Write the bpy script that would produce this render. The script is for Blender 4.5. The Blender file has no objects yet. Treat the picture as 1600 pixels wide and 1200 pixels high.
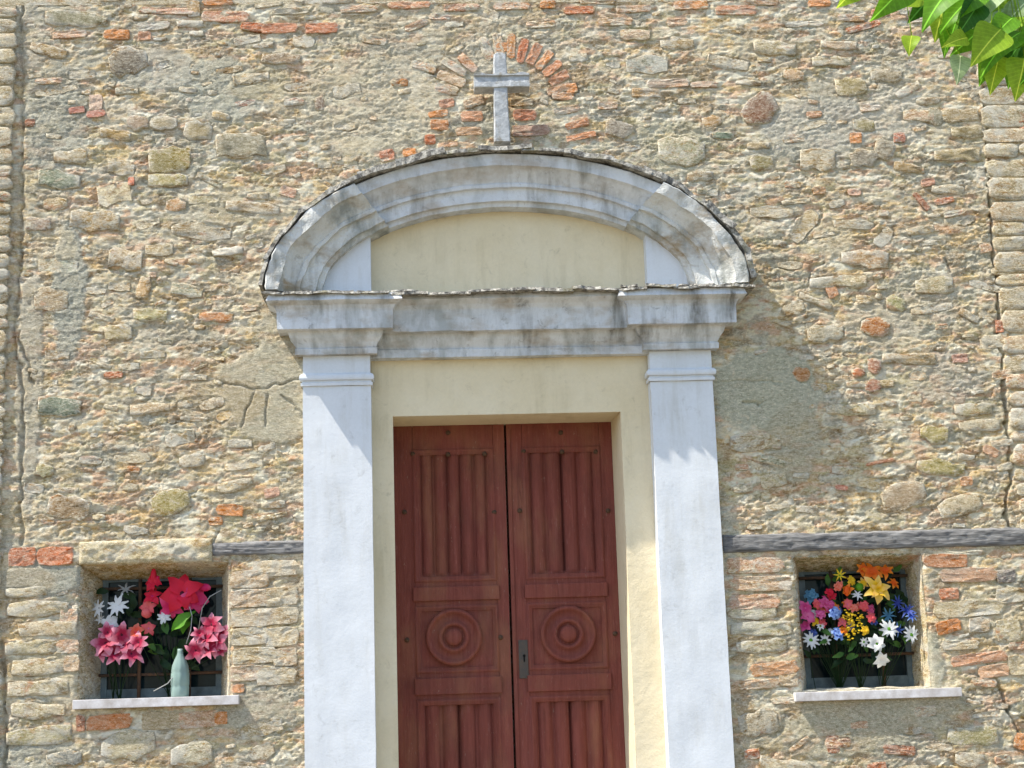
import bpy, bmesh, math, random
import numpy as np
from mathutils import Vector, Matrix, noise as mnoise

random.seed(7)
rng = np.random.default_rng(11)
S = bpy.context.scene
COL = S.collection
R = math.radians

# ------------------------------------------------------------------ camera
YAW, PITCH, ROLL = R(3.4), R(11.3), R(1.8)
F = Vector((math.sin(YAW)*math.cos(PITCH), math.cos(YAW)*math.cos(PITCH), math.sin(PITCH)))
R0 = Vector((math.cos(YAW), -math.sin(YAW), 0.0))
U0 = R0.cross(F)
CR = R0*math.cos(ROLL) - U0*math.sin(ROLL)
CU = U0*math.cos(ROLL) + R0*math.sin(ROLL)
CAM = Vector((-0.535, -9.0, 1.6))
FPX = 2500.0
cd = bpy.data.cameras.new('camera'); cam = bpy.data.objects.new('camera', cd); COL.objects.link(cam)
cd.sensor_width = 36.0; cd.lens = FPX/1600*36.0; cd.clip_end = 500.0; cd.clip_start = 0.05
M = Matrix((CR, CU, -F)).transposed().to_4x4(); M.translation = CAM
cam.matrix_world = M
S.camera = cam

# ------------------------------------------------------------------ light
SUN = Vector((-3.1, -1.0, 5.0)).normalized()          # towards the sun
EL = math.asin(SUN.z)
w = bpy.data.worlds.new("World"); S.world = w; w.use_nodes = True
nt = w.node_tree; bg = nt.nodes['Background']
sky = nt.nodes.new('ShaderNodeTexSky'); sky.sky_type = 'NISHITA'; sky.sun_disc = False
sky.sun_elevation = EL; sky.sun_rotation = math.atan2(SUN.x, SUN.y) % (2*math.pi)
nt.links.new(sky.outputs[0], bg.inputs[0]); bg.inputs[1].default_value = 0.15
sl = bpy.data.lights.new('sun', 'SUN'); sl.energy = 4.1; sl.angle = R(0.5); sl.color = (1.0, 0.93, 0.82)
so = bpy.data.objects.new('sun', sl); COL.objects.link(so)
so.rotation_euler = SUN.to_track_quat('Z', 'Y').to_euler(); so.location = SUN*20
S.view_settings.view_transform = 'Standard'; S.view_settings.look = 'None'
S.view_settings.gamma = 1.0; S.view_settings.use_curve_mapping = False
S.view_settings.exposure = 1.03
S.render.engine = 'CYCLES'

# ------------------------------------------------------------------ helpers
def at(px, py, Y=0.0):
    d = F + CR*((px-800)/FPX) - CU*((py-600)/FPX)
    return CAM + d*((Y-CAM.y)/d.y)

def ax(px, py, Y=0.0): return at(px, py, Y).x
def az(px, py, Y=0.0): return at(px, py, Y).z
O0 = at(800, 600, 0)
# local affine (wall plane, y = 0), photograph pixels -> metres
PXM = (at(900, 600).x-at(700, 600).x)/200

def props(o, label=None, cat=None, group=None, kind=None):
    if label: o['label'] = label
    if cat: o['category'] = cat
    if group: o['group'] = group
    if kind: o['kind'] = kind
    return o

def empty(name, loc, label=None, cat=None, group=None):
    o = bpy.data.objects.new(name, None); COL.objects.link(o); o.location = loc
    o.empty_display_size = 0.1
    return props(o, label, cat, group)

def wpos(o):
    p = Vector(o.location); q = o.parent
    while q is not None:
        p = p + Vector(q.location); q = q.parent
    return p

def link(name, me, parent=None, loc=None, label=None, kind=None):
    """loc is a world position; parents are never rotated unless set after"""
    o = bpy.data.objects.new(name, me); COL.objects.link(o)
    loc = Vector(loc) if loc is not None else Vector((0, 0, 0))
    if parent is not None:
        o.parent = parent; loc = loc - wpos(parent)
    o.location = loc
    if label: o['label'] = label
    if kind: o['kind'] = kind
    return o

def mesh_np(name, V, Fc, mat, cols=None, smooth=True):
    """V (n,3), Fc (m,4) or (m,3) arrays"""
    V = np.asarray(V, dtype=np.float32); Fc = np.asarray(Fc, dtype=np.int32)
    me = bpy.data.meshes.new(name); k = Fc.shape[1]
    me.vertices.add(len(V)); me.vertices.foreach_set('co', V.ravel())
    me.loops.add(Fc.size); me.loops.foreach_set('vertex_index', Fc.ravel())
    me.polygons.add(len(Fc))
    me.polygons.foreach_set('loop_start', np.arange(0, Fc.size, k, dtype=np.int32))
    me.polygons.foreach_set('loop_total', np.full(len(Fc), k, dtype=np.int32))
    me.polygons.foreach_set('use_smooth', np.full(len(Fc), smooth, dtype=bool))
    me.update(calc_edges=True); me.validate()
    if cols is not None: setcol(me, cols)
    me.materials.append(mat)
    return me

def setcol(me, cols):
    cols = np.asarray(cols, dtype=np.float32)
    if cols.ndim == 1: cols = np.tile(cols, (len(me.vertices), 1))
    if cols.shape[1] == 3: cols = np.hstack([cols, np.ones((len(cols), 1), np.float32)])
    a = me.color_attributes.new('Col', 'FLOAT_COLOR', 'POINT')
    a.data.foreach_set('color', cols.ravel())

def mesh_bm(name, bm, mat, smooth=False, col=None):
    bmesh.ops.recalc_face_normals(bm, faces=bm.faces)
    me = bpy.data.meshes.new(name)
    for f in bm.faces: f.smooth = smooth
    bm.to_mesh(me); bm.free(); me.materials.append(mat)
    if col is not None: setcol(me, np.array(col, dtype=np.float32))
    return me

def bbox(bm, x0, x1, y0, y1, z0, z1, bev=0.0, seg=2):
    r = bmesh.ops.create_cube(bm, size=1.0)
    for v in r['verts']:
        v.co = Vector((x0+(v.co.x+.5)*(x1-x0), y0+(v.co.y+.5)*(y1-y0), z0+(v.co.z+.5)*(z1-z0)))
    if bev > 0:
        es = list({e for v in r['verts'] for e in v.link_edges})
        bmesh.ops.bevel(bm, geom=es, offset=bev, segments=seg, affect='EDGES', profile=.6)

def lathe_y(prof, n=40):
    """prof: list (radius, y); revolved about the y axis"""
    V = []; Fc = []
    for r, y in prof:
        for k in range(n):
            a = 2*math.pi*k/n; V.append((r*math.cos(a), y, r*math.sin(a)))
    for i in range(len(prof)-1):
        for k in range(n):
            Fc.append((i*n+k, i*n+(k+1) % n, (i+1)*n+(k+1) % n, (i+1)*n+k))
    return np.array(V), np.array(Fc)

def tube(bm, pts, rad, n=7, rad2=None):
    pts = [Vector(p) for p in pts]; rings = []
    for i, p in enumerate(pts):
        d = (pts[min(i+1, len(pts)-1)]-pts[max(i-1, 0)]).normalized()
        a = d.cross(Vector((0.13, 0.21, 1)) if abs(d.z) < .95 else Vector((1, 0, 0))).normalized(); b = d.cross(a)
        r = rad if rad2 is None else rad + (rad2-rad)*i/(len(pts)-1)
        rings.append([bm.verts.new(p + a*(r*math.cos(2*math.pi*k/n)) + b*(r*math.sin(2*math.pi*k/n))) for k in range(n)])
    for i in range(len(rings)-1):
        for k in range(n):
            bm.faces.new((rings[i][k], rings[i][(k+1) % n], rings[i+1][(k+1) % n], rings[i+1][k]))
    bm.faces.new(rings[0][::-1]); bm.faces.new(rings[-1])

# numpy value noise
_T = rng.random((256, 256))
def vn(x, z, s=0):
    x = np.asarray(x, float)+s*17.31; z = np.asarray(z, float)+s*9.77
    ix = np.floor(x).astype(int); iz = np.floor(z).astype(int)
    fx = x-ix; fz = z-iz; fx = fx*fx*(3-2*fx); fz = fz*fz*(3-2*fz)
    i0 = ix & 255; i1 = (ix+1) & 255; j0 = iz & 255; j1 = (iz+1) & 255
    a = _T[i0, j0]*(1-fx)+_T[i1, j0]*fx; b = _T[i0, j1]*(1-fx)+_T[i1, j1]*fx
    return (a*(1-fz)+b*fz)*2-1
def fbm(x, z, s=0, o=4, g=.5):
    r = 0; a = 1; t = 0
    for k in range(o):
        r = r + a*vn(x*2**k, z*2**k, s+k*3); t += a; a *= g
    return r/t

# ------------------------------------------------------------------ materials
class N:
    def __init__(s, name):
        s.m = bpy.data.materials.new(name); s.m.use_nodes = True; s.t = s.m.node_tree
        s.b = s.t.nodes['Principled BSDF']; s.b.inputs['Roughness'].default_value = .85
        s.b.inputs['Specular IOR Level'].default_value = .25
        s.geo = s.t.nodes.new('ShaderNodeTexCoord')
    def n(s, k, **kw):
        x = s.t.nodes.new(k)
        for a, b in kw.items(): setattr(x, a, b)
        return x
    def l(s, a, b): s.t.links.new(a, b)
    def pos(s, scale=(1, 1, 1), world=True):
        mp = s.n('ShaderNodeMapping'); mp.inputs['Scale'].default_value = scale
        if world:
            g = s.n('ShaderNodeNewGeometry'); s.l(g.outputs['Position'], mp.inputs[0])
        else: s.l(s.geo.outputs['Object'], mp.inputs[0])
        return mp.outputs[0]
    def noise(s, scale, detail=6, rough=.6, vs=(1, 1, 1), dist=0.0, world=True):
        x = s.n('ShaderNodeTexNoise'); x.inputs['Scale'].default_value = scale
        x.inputs['Detail'].default_value = detail; x.inputs['Roughness'].default_value = rough
        x.inputs['Distortion'].default_value = dist
        s.l(s.pos(vs, world), x.inputs['Vector']); return x.outputs['Fac']
    def ramp(s, fac, a, b):
        r = s.n('ShaderNodeMapRange'); s.l(fac, r.inputs[0])
        r.inputs[1].default_value = a; r.inputs[2].default_value = b; return r.outputs[0]
    def mul(s, a, b):
        x = s.n('ShaderNodeMath', operation='MULTIPLY')
        for i, v in enumerate((a, b)):
            if isinstance(v, (int, float)): x.inputs[i].default_value = v
            else: s.l(v, x.inputs[i])
        return x.outputs[0]
    def add(s, a, b):
        x = s.n('ShaderNodeMath', operation='ADD')
        for i, v in enumerate((a, b)):
            if isinstance(v, (int, float)): x.inputs[i].default_value = v
            else: s.l(v, x.inputs[i])
        return x.outputs[0]
    def mix(s, fac, a, b, mode='MIX'):
        x = s.n('ShaderNodeMix', data_type='RGBA', blend_type=mode)
        for i, v in ((0, fac), (6, a), (7, b)):
            if isinstance(v, (int, float)): x.inputs[i].default_value = v
            elif isinstance(v, tuple): x.inputs[i].default_value = (*v, 1) if len(v) == 3 else v
            else: s.l(v, x.inputs[i])
        return x.outputs[2]
    def bump(s, h, dist=.01, st=1.0, prev=None):
        x = s.n('ShaderNodeBump'); x.inputs['Strength'].default_value = st; x.inputs['Distance'].default_value = dist
        s.l(h, x.inputs['Height'])
        if prev is not None: s.l(prev, x.inputs['Normal'])
        s.l(x.outputs[0], s.b.inputs['Normal']); return x.outputs[0]
    def out(s, c): s.l(c, s.b.inputs['Base Color']); return s.m

def mat_masonry():
    s = N('rubble_masonry')
    at_ = s.n('ShaderNodeVertexColor'); at_.layer_name = 'Col'
    c = at_.outputs['Color']
    g = s.noise(38, 8, .7, (1, 1, 1.9))
    c = s.mix(s.ramp(g, .3, .7), s.mix(.36, c, (.12, .09, .055), 'MULTIPLY'), s.mix(.30, c, (.98, .92, .78)))
    f = s.noise(150, 4, .7)
    c = s.mix(s.mul(s.ramp(f, .35, .75), .5), c, (.62, .57, .46), 'SOFT_LIGHT')
    # lime and dust smeared over stone and brick (alpha says how bare the piece is)
    sm = s.noise(10, 9, .74, (1, 1, 1.9), .6)
    msk = s.ramp(s.add(sm, s.mul(at_.outputs['Alpha'], -.26)), .335, .40)
    lc = s.mix(s.ramp(s.noise(3.1, 5, .6, (1, 1, 1.8)), .40, .60), (.64, .55, .39), (.60, .58, .52))
    lc = s.mix(s.mul(s.ramp(s.noise(5.3, 5, .65, (1, 1, 2.2)), .54, .64), .6), lc, (.62, .44, .27))
    lc = s.mix(s.mul(s.ramp(s.noise(6.1, 5, .65, (1.2, 1, 2.0)), .56, .66), .6), lc, (.44, .42, .33))
    c = s.mix(msk, c, s.mix(s.ramp(g, .3, .7), s.mix(.45, lc, (.25, .22, .16)), s.mix(.3, lc, (.88, .84, .74))))
    dk = s.noise(24, 6, .75, (1, 1, 2.6), .8)
    c = s.mix(s.mul(s.ramp(dk, .62, .67), .5), c, (.09, .07, .045))
    bare = s.ramp(at_.outputs['Alpha'], .72, .95)
    keep = s.add(s.mul(bare, -.85), 1.0)
    m1 = s.noise(21, 8, .78, (1, 1, 2.1), 1.0); m2 = s.noise(33, 7, .8, (1, 1, 2.6), 1.3); m3 = s.noise(15, 7, .75, (1, 1, 1.7), .8)
    c = s.mix(s.mul(s.mul(s.ramp(m1, .53, .62), .74), keep), c, (.40, .25, .11))
    c = s.mix(s.mul(s.mul(s.ramp(m3, .56, .65), .60), keep), c, (.45, .46, .43))
    c = s.mix(s.mul(s.mul(s.ramp(m2, .52, .58), .78), keep), c, (.86, .79, .63))
    c = s.mix(s.mul(s.mul(s.ramp(m2, .42, .36), .85), keep), c, (.13, .085, .04))  # dark flecks that paint crevice shade into the colour
    g1 = s.noise(2.3, 9, .78, (1, 1, 1.5), .8); g2 = s.noise(6.5, 9, .76, (1, 1, 2.3), .9); g3 = s.noise(4.4, 9, .76, (1, 1, 1.9), .9)
    c = s.mix(s.mul(s.mul(s.ramp(g1, .50, .57), .62), keep), c, s.mix(s.ramp(m3, .4, .6), (.50, .51, .48), (.70, .69, .64)))
    c = s.mix(s.mul(s.mul(s.ramp(g2, .55, .61), .68), keep), c, s.mix(s.ramp(m1, .4, .6), (.24, .155, .09), (.42, .28, .16)))
    c = s.mix(s.mul(s.mul(s.ramp(g3, .59, .65), .55), keep), c, (.50, .25, .17))
    fl = s.noise(72, 6, .8, (1, 1, 2.4), 1.2)
    c = s.mix(s.mul(s.ramp(fl, .53, .61), .7), c, (.90, .85, .72))  # pale lime flecks, also painting relief highlights into the colour
    pt = s.noise(55, 6, .8, (1, 1, 2.2), 1.0)
    c = s.mix(s.mul(s.ramp(pt, .37, .30), .65), c, s.mix(.5, c, (.07, .05, .03)))  # dark pits: shade of fine relief painted into the colour
    hs = s.n('ShaderNodeHueSaturation'); hs.inputs['Saturation'].default_value = .98; hs.inputs['Value'].default_value = 1.02; s.l(s.mix(1.0, c, (1.0, .985, .95), 'MULTIPLY'), hs.inputs['Color'])
    bc = s.n('ShaderNodeBrightContrast'); bc.inputs['Contrast'].default_value = .36; bc.inputs['Bright'].default_value = .015; s.l(hs.outputs[0], bc.inputs[0]); c = bc.outputs[0]
    s.bump(s.noise(48, 9, .80, (1, 1, 2.0), .9), .020, .75, s.bump(s.noise(150, 6, .75, (1, 1, 1.5)), .010, .8))
    s.b.inputs['Roughness'].default_value = .92
    return s.out(c)

def mat_plaster(name, base, dirt, amt=.5, streak=True, relief=.004, light=None, ochre=0):
    s = N(name)
    a = s.noise(2.2, 7, .65)
    c = s.mix(s.ramp(a, .35, .7), base, light or tuple(min(1, v*1.10) for v in base))
    if ochre:
        oc = s.noise(3.4, 6, .6, (1, 1, 2.0), .2); c = s.mix(s.mul(s.ramp(oc, .50, .66), ochre), c, (.34, .25, .14))
        gc = s.noise(4.1, 6, .6, (1.6, 1, .7), .2); c = s.mix(s.mul(s.ramp(gc, .50, .64), ochre*.9), c, (.24, .26, .24))
    if streak:
        st = s.noise(5, 7, .65, (2.6, 1, .30), .15); blot = s.ramp(s.noise(2.7, 6, .65), .42, .62)
        c = s.mix(s.mul(s.mul(s.ramp(st, .46, .66), blot), amt), c, dirt)
    bl = s.noise(13, 8, .75, (1, 1, 1), .7)
    c = s.mix(s.mul(s.ramp(bl, .58, .70), amt*.7), c, tuple(v*.6 for v in dirt))
    fn = s.noise(70, 5, .7)
    c = s.mix(s.mul(s.ramp(fn, .3, .7), .10), c, (.25, .24, .22))
    s.bump(s.noise(14, 8, .65), relief*3, .6, s.bump(s.noise(90, 5, .6), relief, .5))
    return s.out(c)

MAS = mat_masonry()
WHITE = mat_plaster('white_limewash', (.64, .67, .70), (.44, .43, .38), .42, True, .0011)
GRIMY = mat_plaster('weathered_limewash', (.58, .61, .64), (.12, .115, .095), .85, True, .005, (.72, .75, .78), .60)
WORN = mat_plaster('worn_patchy_limewash', (.60, .61, .58), (.20, .18, .13), .6, True, .010, (.72, .73, .70), .95)
MIDW = mat_plaster('stained_limewash', (.60, .63, .66), (.16, .15, .125), .65, True, .004, (.72, .75, .78), .5)
YEL = mat_plaster('cream_plaster', (.70, .60, .40), (.46, .38, .22), .45, True, .002, (.77, .68, .49))
def mat_slate():
    s = N('lichened_slate'); n = s.noise(30, 8, .75, dist=.6); m = s.noise(8, 5, .6)
    c = s.mix(s.ramp(n, .42, .60), (.10, .095, .085), (.50, .48, .42))
    c = s.mix(s.mul(s.ramp(m, .55, .65), .6), c, (.24, .22, .12))
    s.bump(s.noise(60, 8, .75, dist=.5), .012, .8); return s.out(c)
SLATE = mat_slate()
def mat_cross():
    s = N('weathered_cross_stone'); n = s.noise(25, 8, .7)
    c = s.mix(s.ramp(n, .35, .65), (.30, .315, .32), (.54, .56, .57))
    d = s.noise(11, 7, .7, dist=.6); c = s.mix(s.mul(s.ramp(d, .53, .63), .65), c, (.22, .195, .14))
    s.bump(s.noise(70, 7, .7), .008, .8); return s.out(c)
CROSS = mat_cross()
def mat_door():
    s = N('worn_red_brown_paint')
    g = s.noise(7, 9, .7, (9, 1, .5), .5); h = s.noise(3.0, 6, .6, (1.6, 1, .6))
    c = s.mix(s.ramp(g, .30, .72), (.165, .044, .032), (.25, .076, .057))
    c = s.mix(s.mul(s.ramp(h, .50, .66), .6), c, (.27, .115, .065))
    k = s.noise(5, 9, .8, (7, 1, .45), .7); c = s.mix(s.mul(s.ramp(k, .60, .70), .65), c, (.06, .022, .016))
    r = s.noise(16, 8, .8, (5, 1, .7), .3); c = s.mix(s.mul(s.ramp(r, .58, .70), .55), c, (.40, .19, .16))
    gl = s.noise(1.9, 7, .7, dist=.5); c = s.mix(s.mul(s.ramp(gl, .48, .62), .5), c, s.mix(.55, c, (.09, .04, .032)))
    chp = s.noise(22, 7, .8, (3, 1, .8), .5); c = s.mix(s.mul(s.ramp(chp, .63, .67), .7), c, (.34, .25, .19))
    s.bump(s.noise(10, 9, .75, (12, 1, .45), .4), .006, .7, s.bump(s.noise(80, 5, .7), .002, .6))
    s.b.inputs['Roughness'].default_value = .85; s.b.inputs['Specular IOR Level'].default_value = .18
    return s.out(c)
DOOR = mat_door()
def mat_wood():
    s = N('weathered_grey_oak')
    g = s.noise(7, 9, .7, (.7, 1, 9), .6)
    c = s.mix(s.ramp(g, .35, .65), (.085, .083, .082), (.36, .35, .335))
    k = s.noise(3, 8, .75, (1, 1, 3), .5); c = s.mix(s.mul(s.ramp(k, .52, .62), .65), c, (.06, .062, .070))
    s.bump(s.noise(8, 9, .75, (.8, 1, 10), .6), .014, .9); return s.out(c)
OAK = mat_wood()
def simple(name, c, rough=.6, spec=.3, var=None, scale=20, metal=0, bump=0):
    s = N(name); n = s.noise(scale, 6, .7, world=False)
    col = s.mix(s.ramp(n, .35, .65), c, var or tuple(v*.7 for v in c))
    s.b.inputs['Roughness'].default_value = rough; s.b.inputs['Specular IOR Level'].default_value = spec
    s.b.inputs['Metallic'].default_value = metal
    if bump: s.bump(n, bump, .7)
    return s.out(col)
IRON = simple('rusty_iron', (.13, .065, .03), .8, .3, (.05, .035, .028), 60, 0, .003)
LOCK = simple('dark_lock_metal', (.06, .055, .05), .5, .5, (.10, .07, .05), 40, .5, .002)
FRAME = simple('grey_green_painted_frame', (.13, .165, .165), .6, .3, (.07, .09, .09), 15, 0, .002)
MARBLE = simple('white_marble', (.70, .68, .68), .6, .3, (.44, .40, .37), 11, 0, .003)
DARK = simple('dark_interior', (.012, .013, .013), .9, .1)
STONE = simple('worn_step_stone', (.38, .35, .29), .9, .2, (.26, .24, .20), 6, 0, .006)
PEBBLE = simple('earth_ground', (.20, .165, .11), .95, .2, (.14, .115, .075), 9, 0, .01)
BARK = simple('brown_bark', (.12, .085, .055), .9, .2, (.06, .045, .03), 12, 0, .01)
def glass_pane():
    s = N('room_dark_pane'); s.b.inputs['Roughness'].default_value = .08; s.b.inputs['Specular IOR Level'].default_value = .12
    n = s.noise(9, 5, .6); s.b.inputs['Alpha'].default_value = 1
    return s.out(s.mix(s.ramp(n, .4, .7), (.004, .010, .012), (.012, .024, .028)))  # opaque: the darkness of the room behind is painted into the pane
PANE = glass_pane()
def bottle_mat():
    s = N('pale_green_plastic'); s.b.inputs['Base Color'].default_value = (.32, .44, .40, 1)
    s.b.inputs['Transmission Weight'].default_value = .35; s.b.inputs['Roughness'].default_value = .18
    s.b.inputs['IOR'].default_value = 1.2; s.b.inputs['Specular IOR Level'].default_value = .5
    return s.m
BOTTLE = bottle_mat()
def leafmat(name, c, tr=.35, var=None):
    s = N(name); n = s.noise(14, 4, .6, world=False)
    col = s.mix(s.ramp(n, .35, .65), c, var or tuple(v*.72 for v in c))
    s.b.inputs['Roughness'].default_value = .5
    tl = s.n('ShaderNodeBsdfTranslucent'); s.l(col, tl.inputs[0]); s.l(col, s.b.inputs['Base Color'])
    mx = s.n('ShaderNodeMixShader'); mx.inputs[0].default_value = tr
    s.l(s.b.outputs[0], mx.inputs[1]); s.l(tl.outputs[0], mx.inputs[2])
    s.l(mx.outputs[0], s.t.nodes['Material Output'].inputs[0]); return s.m
LEAFS_OLD = [leafmat('green_leaf', (.09, .26, .02), .5), leafmat('light_green_leaf', (.22, .44, .05), .55), leafmat('pale_leaf', (.36, .52, .26), .45), leafmat('dark_green_leaf', (.04, .14, .012), .45)]
def tree_leaf(name, c, tr):
    q = N(name); sp = q.n('ShaderNodeSeparateXYZ'); q.l(q.geo.outputs['Object'], sp.inputs[0])
    ay = q.n('ShaderNodeMath', operation='ABSOLUTE'); q.l(sp.outputs[1], ay.inputs[0])
    wv = q.n('ShaderNodeTexWave'); wv.wave_type = 'BANDS'; wv.bands_direction = 'X'; wv.inputs['Scale'].default_value = 3.2
    cb = q.n('ShaderNodeCombineXYZ'); q.l(q.add(sp.outputs[0], q.mul(ay.outputs[0], -.7)), cb.inputs[0]); q.l(cb.outputs[0], wv.inputs[0])
    n = q.noise(5, 6, .7, world=False)
    col = q.mix(q.ramp(n, .35, .65), c, tuple(v*.66 for v in c))
    col = q.mix(q.mul(q.ramp(wv.outputs[1], .80, .97), .14), col, tuple(min(1, v*1.9+.02) for v in c))
    col = q.mix(q.ramp(ay.outputs[0], .016, .008), col, tuple(min(1, v*2.2+.04) for v in c))
    bl = q.noise(11, 5, .7, world=False); col = q.mix(q.ramp(bl, .66, .72), col, (.20, .14, .04))
    q.b.inputs['Roughness'].default_value = .45; q.l(col, q.b.inputs['Base Color'])
    tl = q.n('ShaderNodeBsdfTranslucent'); q.l(col, tl.inputs[0]); mx = q.n('ShaderNodeMixShader'); mx.inputs[0].default_value = tr
    q.l(q.b.outputs[0], mx.inputs[1]); q.l(tl.outputs[0], mx.inputs[2]); q.l(mx.outputs[0], q.t.nodes['Material Output'].inputs[0]); return q.m
LEAFS = [tree_leaf('green_leaf', (.17, .40, .02), .55), tree_leaf('light_green_leaf', (.38, .60, .04), .6), tree_leaf('pale_leaf', (.40, .54, .26), .45), tree_leaf('dark_green_leaf', (.045, .16, .012), .45)]
_pc = {}
def petal_mat(key):
    if key in _pc: return _pc[key]
    cols = dict(white=((.80, .80, .78), (.66, .68, .66)), dim=((.42, .43, .42), (.30, .31, .30)), red=((.75, .02, .06), (.60, .01, .03)),
        crimson=((.68, .02, .14), (.80, .10, .25)), salmon=((.80, .16, .16), (.70, .08, .10)), lily=((.40, .015, .06), (.80, .36, .46)),
        yellow=((.85, .62, .03), (.85, .50, .02)), cream=((.90, .56, .01), (.92, .60, .20)), orange=((.80, .12, .01), (.88, .30, .02)),
        blue=((.03, .08, .42), (.28, .42, .72)), teal=((.05, .16, .26), (.12, .28, .40)), indigo=((.03, .05, .28), (.10, .16, .45)),
        pink=((.75, .16, .34), (.60, .06, .20)), magenta=((.62, .05, .22), (.75, .16, .36)), green=((.05, .13, .02), (.10, .22, .04)),
        bright_green=((.12, .33, .02), (.07, .20, .01)), dark_green=((.012, .035, .010), (.025, .06, .015)), dark=((.10, .005, .02), (.05, .0, .01)), coral=((.80, .10, .05), (.80, .26, .18)))
    a, b = cols[key]
    q = N(key+'_fabric_petal'); sp = q.n('ShaderNodeSeparateXYZ'); q.l(q.geo.outputs['Object'], sp.inputs[0])
    n = q.noise(9, 3, .6, world=False)
    col = q.mix(q.ramp(q.add(sp.outputs[0], q.mul(n, .3)), .50, 1.10), a, b)
    q.b.inputs['Roughness'].default_value = .55
    tl = q.n('ShaderNodeBsdfTranslucent'); q.l(col, tl.inputs[0]); q.l(col, q.b.inputs['Base Color'])
    mx = q.n('ShaderNodeMixShader'); mx.inputs[0].default_value = .3
    q.l(q.b.outputs[0], mx.inputs[1]); q.l(tl.outputs[0], mx.inputs[2])
    q.l(mx.outputs[0], q.t.nodes['Material Output'].inputs[0]); _pc[key] = q.m; return _pc[key]

# ------------------------------------------------------------------ ground (setting)
me = mesh_np('ground', [(-40, -60, 0), (40, -60, 0), (40, 30, 0), (-40, 30, 0)], [(0, 1, 2, 3)], PEBBLE)
link('ground', me, kind='structure')

# ------------------------------------------------------------------ WALL
YF = .065       # recessed cream field
YP = -.035      # face of the pilasters
YD = .40        # face of the door
# world frame of the portal
xL0, xL1 = ax(474.5, 900, YP), ax(583.5, 900, YP)
xR0, xR1 = ax(1031, 900, YP), ax(1131, 900, YP)
XC = (xL0+xR1)/2
dL, dR = ax(618, 900, YF), ax(981, 900, YF)        # door opening
ZD = az(795, 647, YF)                              # soffit
# window openings (outer rectangle on the wall face, inner rectangle at depth)
def rect(p, Y): # px rect x0,y0,x1,y1
    xm, ym = (p[0]+p[2])/2, (p[1]+p[3])/2
    return [ax(p[0], ym, Y), az(xm, p[3], Y), ax(p[2], ym, Y), az(xm, p[1], Y)]
YW = .24
WO = [rect((124, 880, 358, 1092), 0), rect((1248, 868, 1447, 1076), 0)]
WI = [rect((160, 905, 346, 1092), YW), rect((1254, 893, 1420, 1074), YW)]

X0, X1, Z0, Z1 = -4.1, 4.1, 0.9, 5.75
def portal_mask(x, z):
    a, b = 1.26, .62
    zc = az(792, 455, 0)
    body = (x > xL0+.03) & (x < xR1-.03) & (z < zc)
    arch = (z >= zc-.01) & (((x-XC)/a)**2+((z-zc)/b)**2 < 1)
    return body | arch

PATCH = []  # (x, z, rx, rz, colour, colour strength, smoothness)
def patch(px, py, rx, ry, col, cs, sm):
    p = at(px, py); PATCH.append((p.x, p.z, rx*PXM, ry*PXM, col, cs, sm))
GREYM = (.40, .41, .37); BLUEM = (.33, .37, .36); CREAM = (.62, .56, .42)
patch(1195, 610, 85, 66, (.44, .47, .40), .95, .93)
patch(1240, 690, 45, 60, (.42, .41, .33), .7, .6)
patch(415, 615, 75, 80, (.46, .45, .37), .85, .75)
patch(440, 520, 40, 40, GREYM, .6, .5)
patch(108, 455, 26, 110, BLUEM, .9, .55)
patch(45, 600, 20, 190, (.42, .42, .38), .75, .6)
patch(60, 905, 65, 28, BLUEM, .9, .7)
patch(85, 180, 55, 90, BLUEM, .7, .4)
patch(340, 140, 70, 60, (.46, .50, .46), .8, .35)
patch(250, 110, 60, 40, (.48, .49, .46), .6, .35)
patch(330, 330, 70, 30, GREYM, .5, .3)
patch(575, 160, 130, 80, (.60, .57, .47), .7, .35)
patch(1280, 200, 90, 55, (.52, .53, .50), .8, .2)
patch(1400, 180, 50, 50, (.60, .58, .52), .7, .2)
patch(1050, 230, 60, 50, (.40, .42, .33), .6, .2)
patch(1380, 1105, 130, 40, (.42, .41, .34), .8, .75)
patch(1300, 1150, 130, 30, (.40, .40, .33), .6, .5)
patch(1450, 1040, 26, 50, (.42, .44, .38), .8, .7)
patch(400, 1110, 60, 35, GREYM, .7, .5)
patch(100, 1040, 26, 60, (.50, .49, .43), .6, .5)
patch(720, 60, 200, 60, (.52, .50, .42), .4, .2)
patch(1440, 470, 60, 60, (.50, .51, .46), .6, .2)
patch(1480, 590, 60, 40, (.46, .44, .42), .5, .2)
patch(40, 60, 40, 60, (.44, .44, .40), .6, .4)
for k in range(70):
    patch(random.uniform(-100, 1700), random.uniform(-60, 1250), random.uniform(20, 80), random.uniform(10, 40),
          random.choice([GREYM, CREAM, (.50, .44, .30), (.56, .53, .45), (.44, .36, .25), BLUEM]), random.uniform(.3, .7), random.uniform(0, .35))
CRACKS = []
def crack(pts, wd=5, dp=.02): CRACKS.append(([(at(*p).x, at(*p).z) for p in pts], wd*PXM, dp))
crack([(1540, 130), (1545, 230), (1548, 330), (1558, 440), (1566, 560), (1574, 660), (1580, 740), (1570, 800), (1590, 850)], 5, .035)
crack([(1558, 1060), (1575, 1110), (1600, 1160), (1640, 1200)], 5, .03)
crack([(34, 0), (36, 200), (33, 400), (22, 520), (28, 560), (36, 620), (32, 800), (34, 850)], 4, .018)
crack([(30, 520), (48, 590), (52, 600)], 3, .02)
crack([(2, 1000), (6, 1100), (10, 1200)], 6, .03)
crack([(340, 595), (400, 610), (440, 600), (476, 590)], 3, .012)
crack([(400, 612), (385, 640), (378, 665)], 2.5, .010)
crack([(415, 620), (416, 670)], 2.5, .010); crack([(440, 620), (476, 650)], 2.5, .010)
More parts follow.
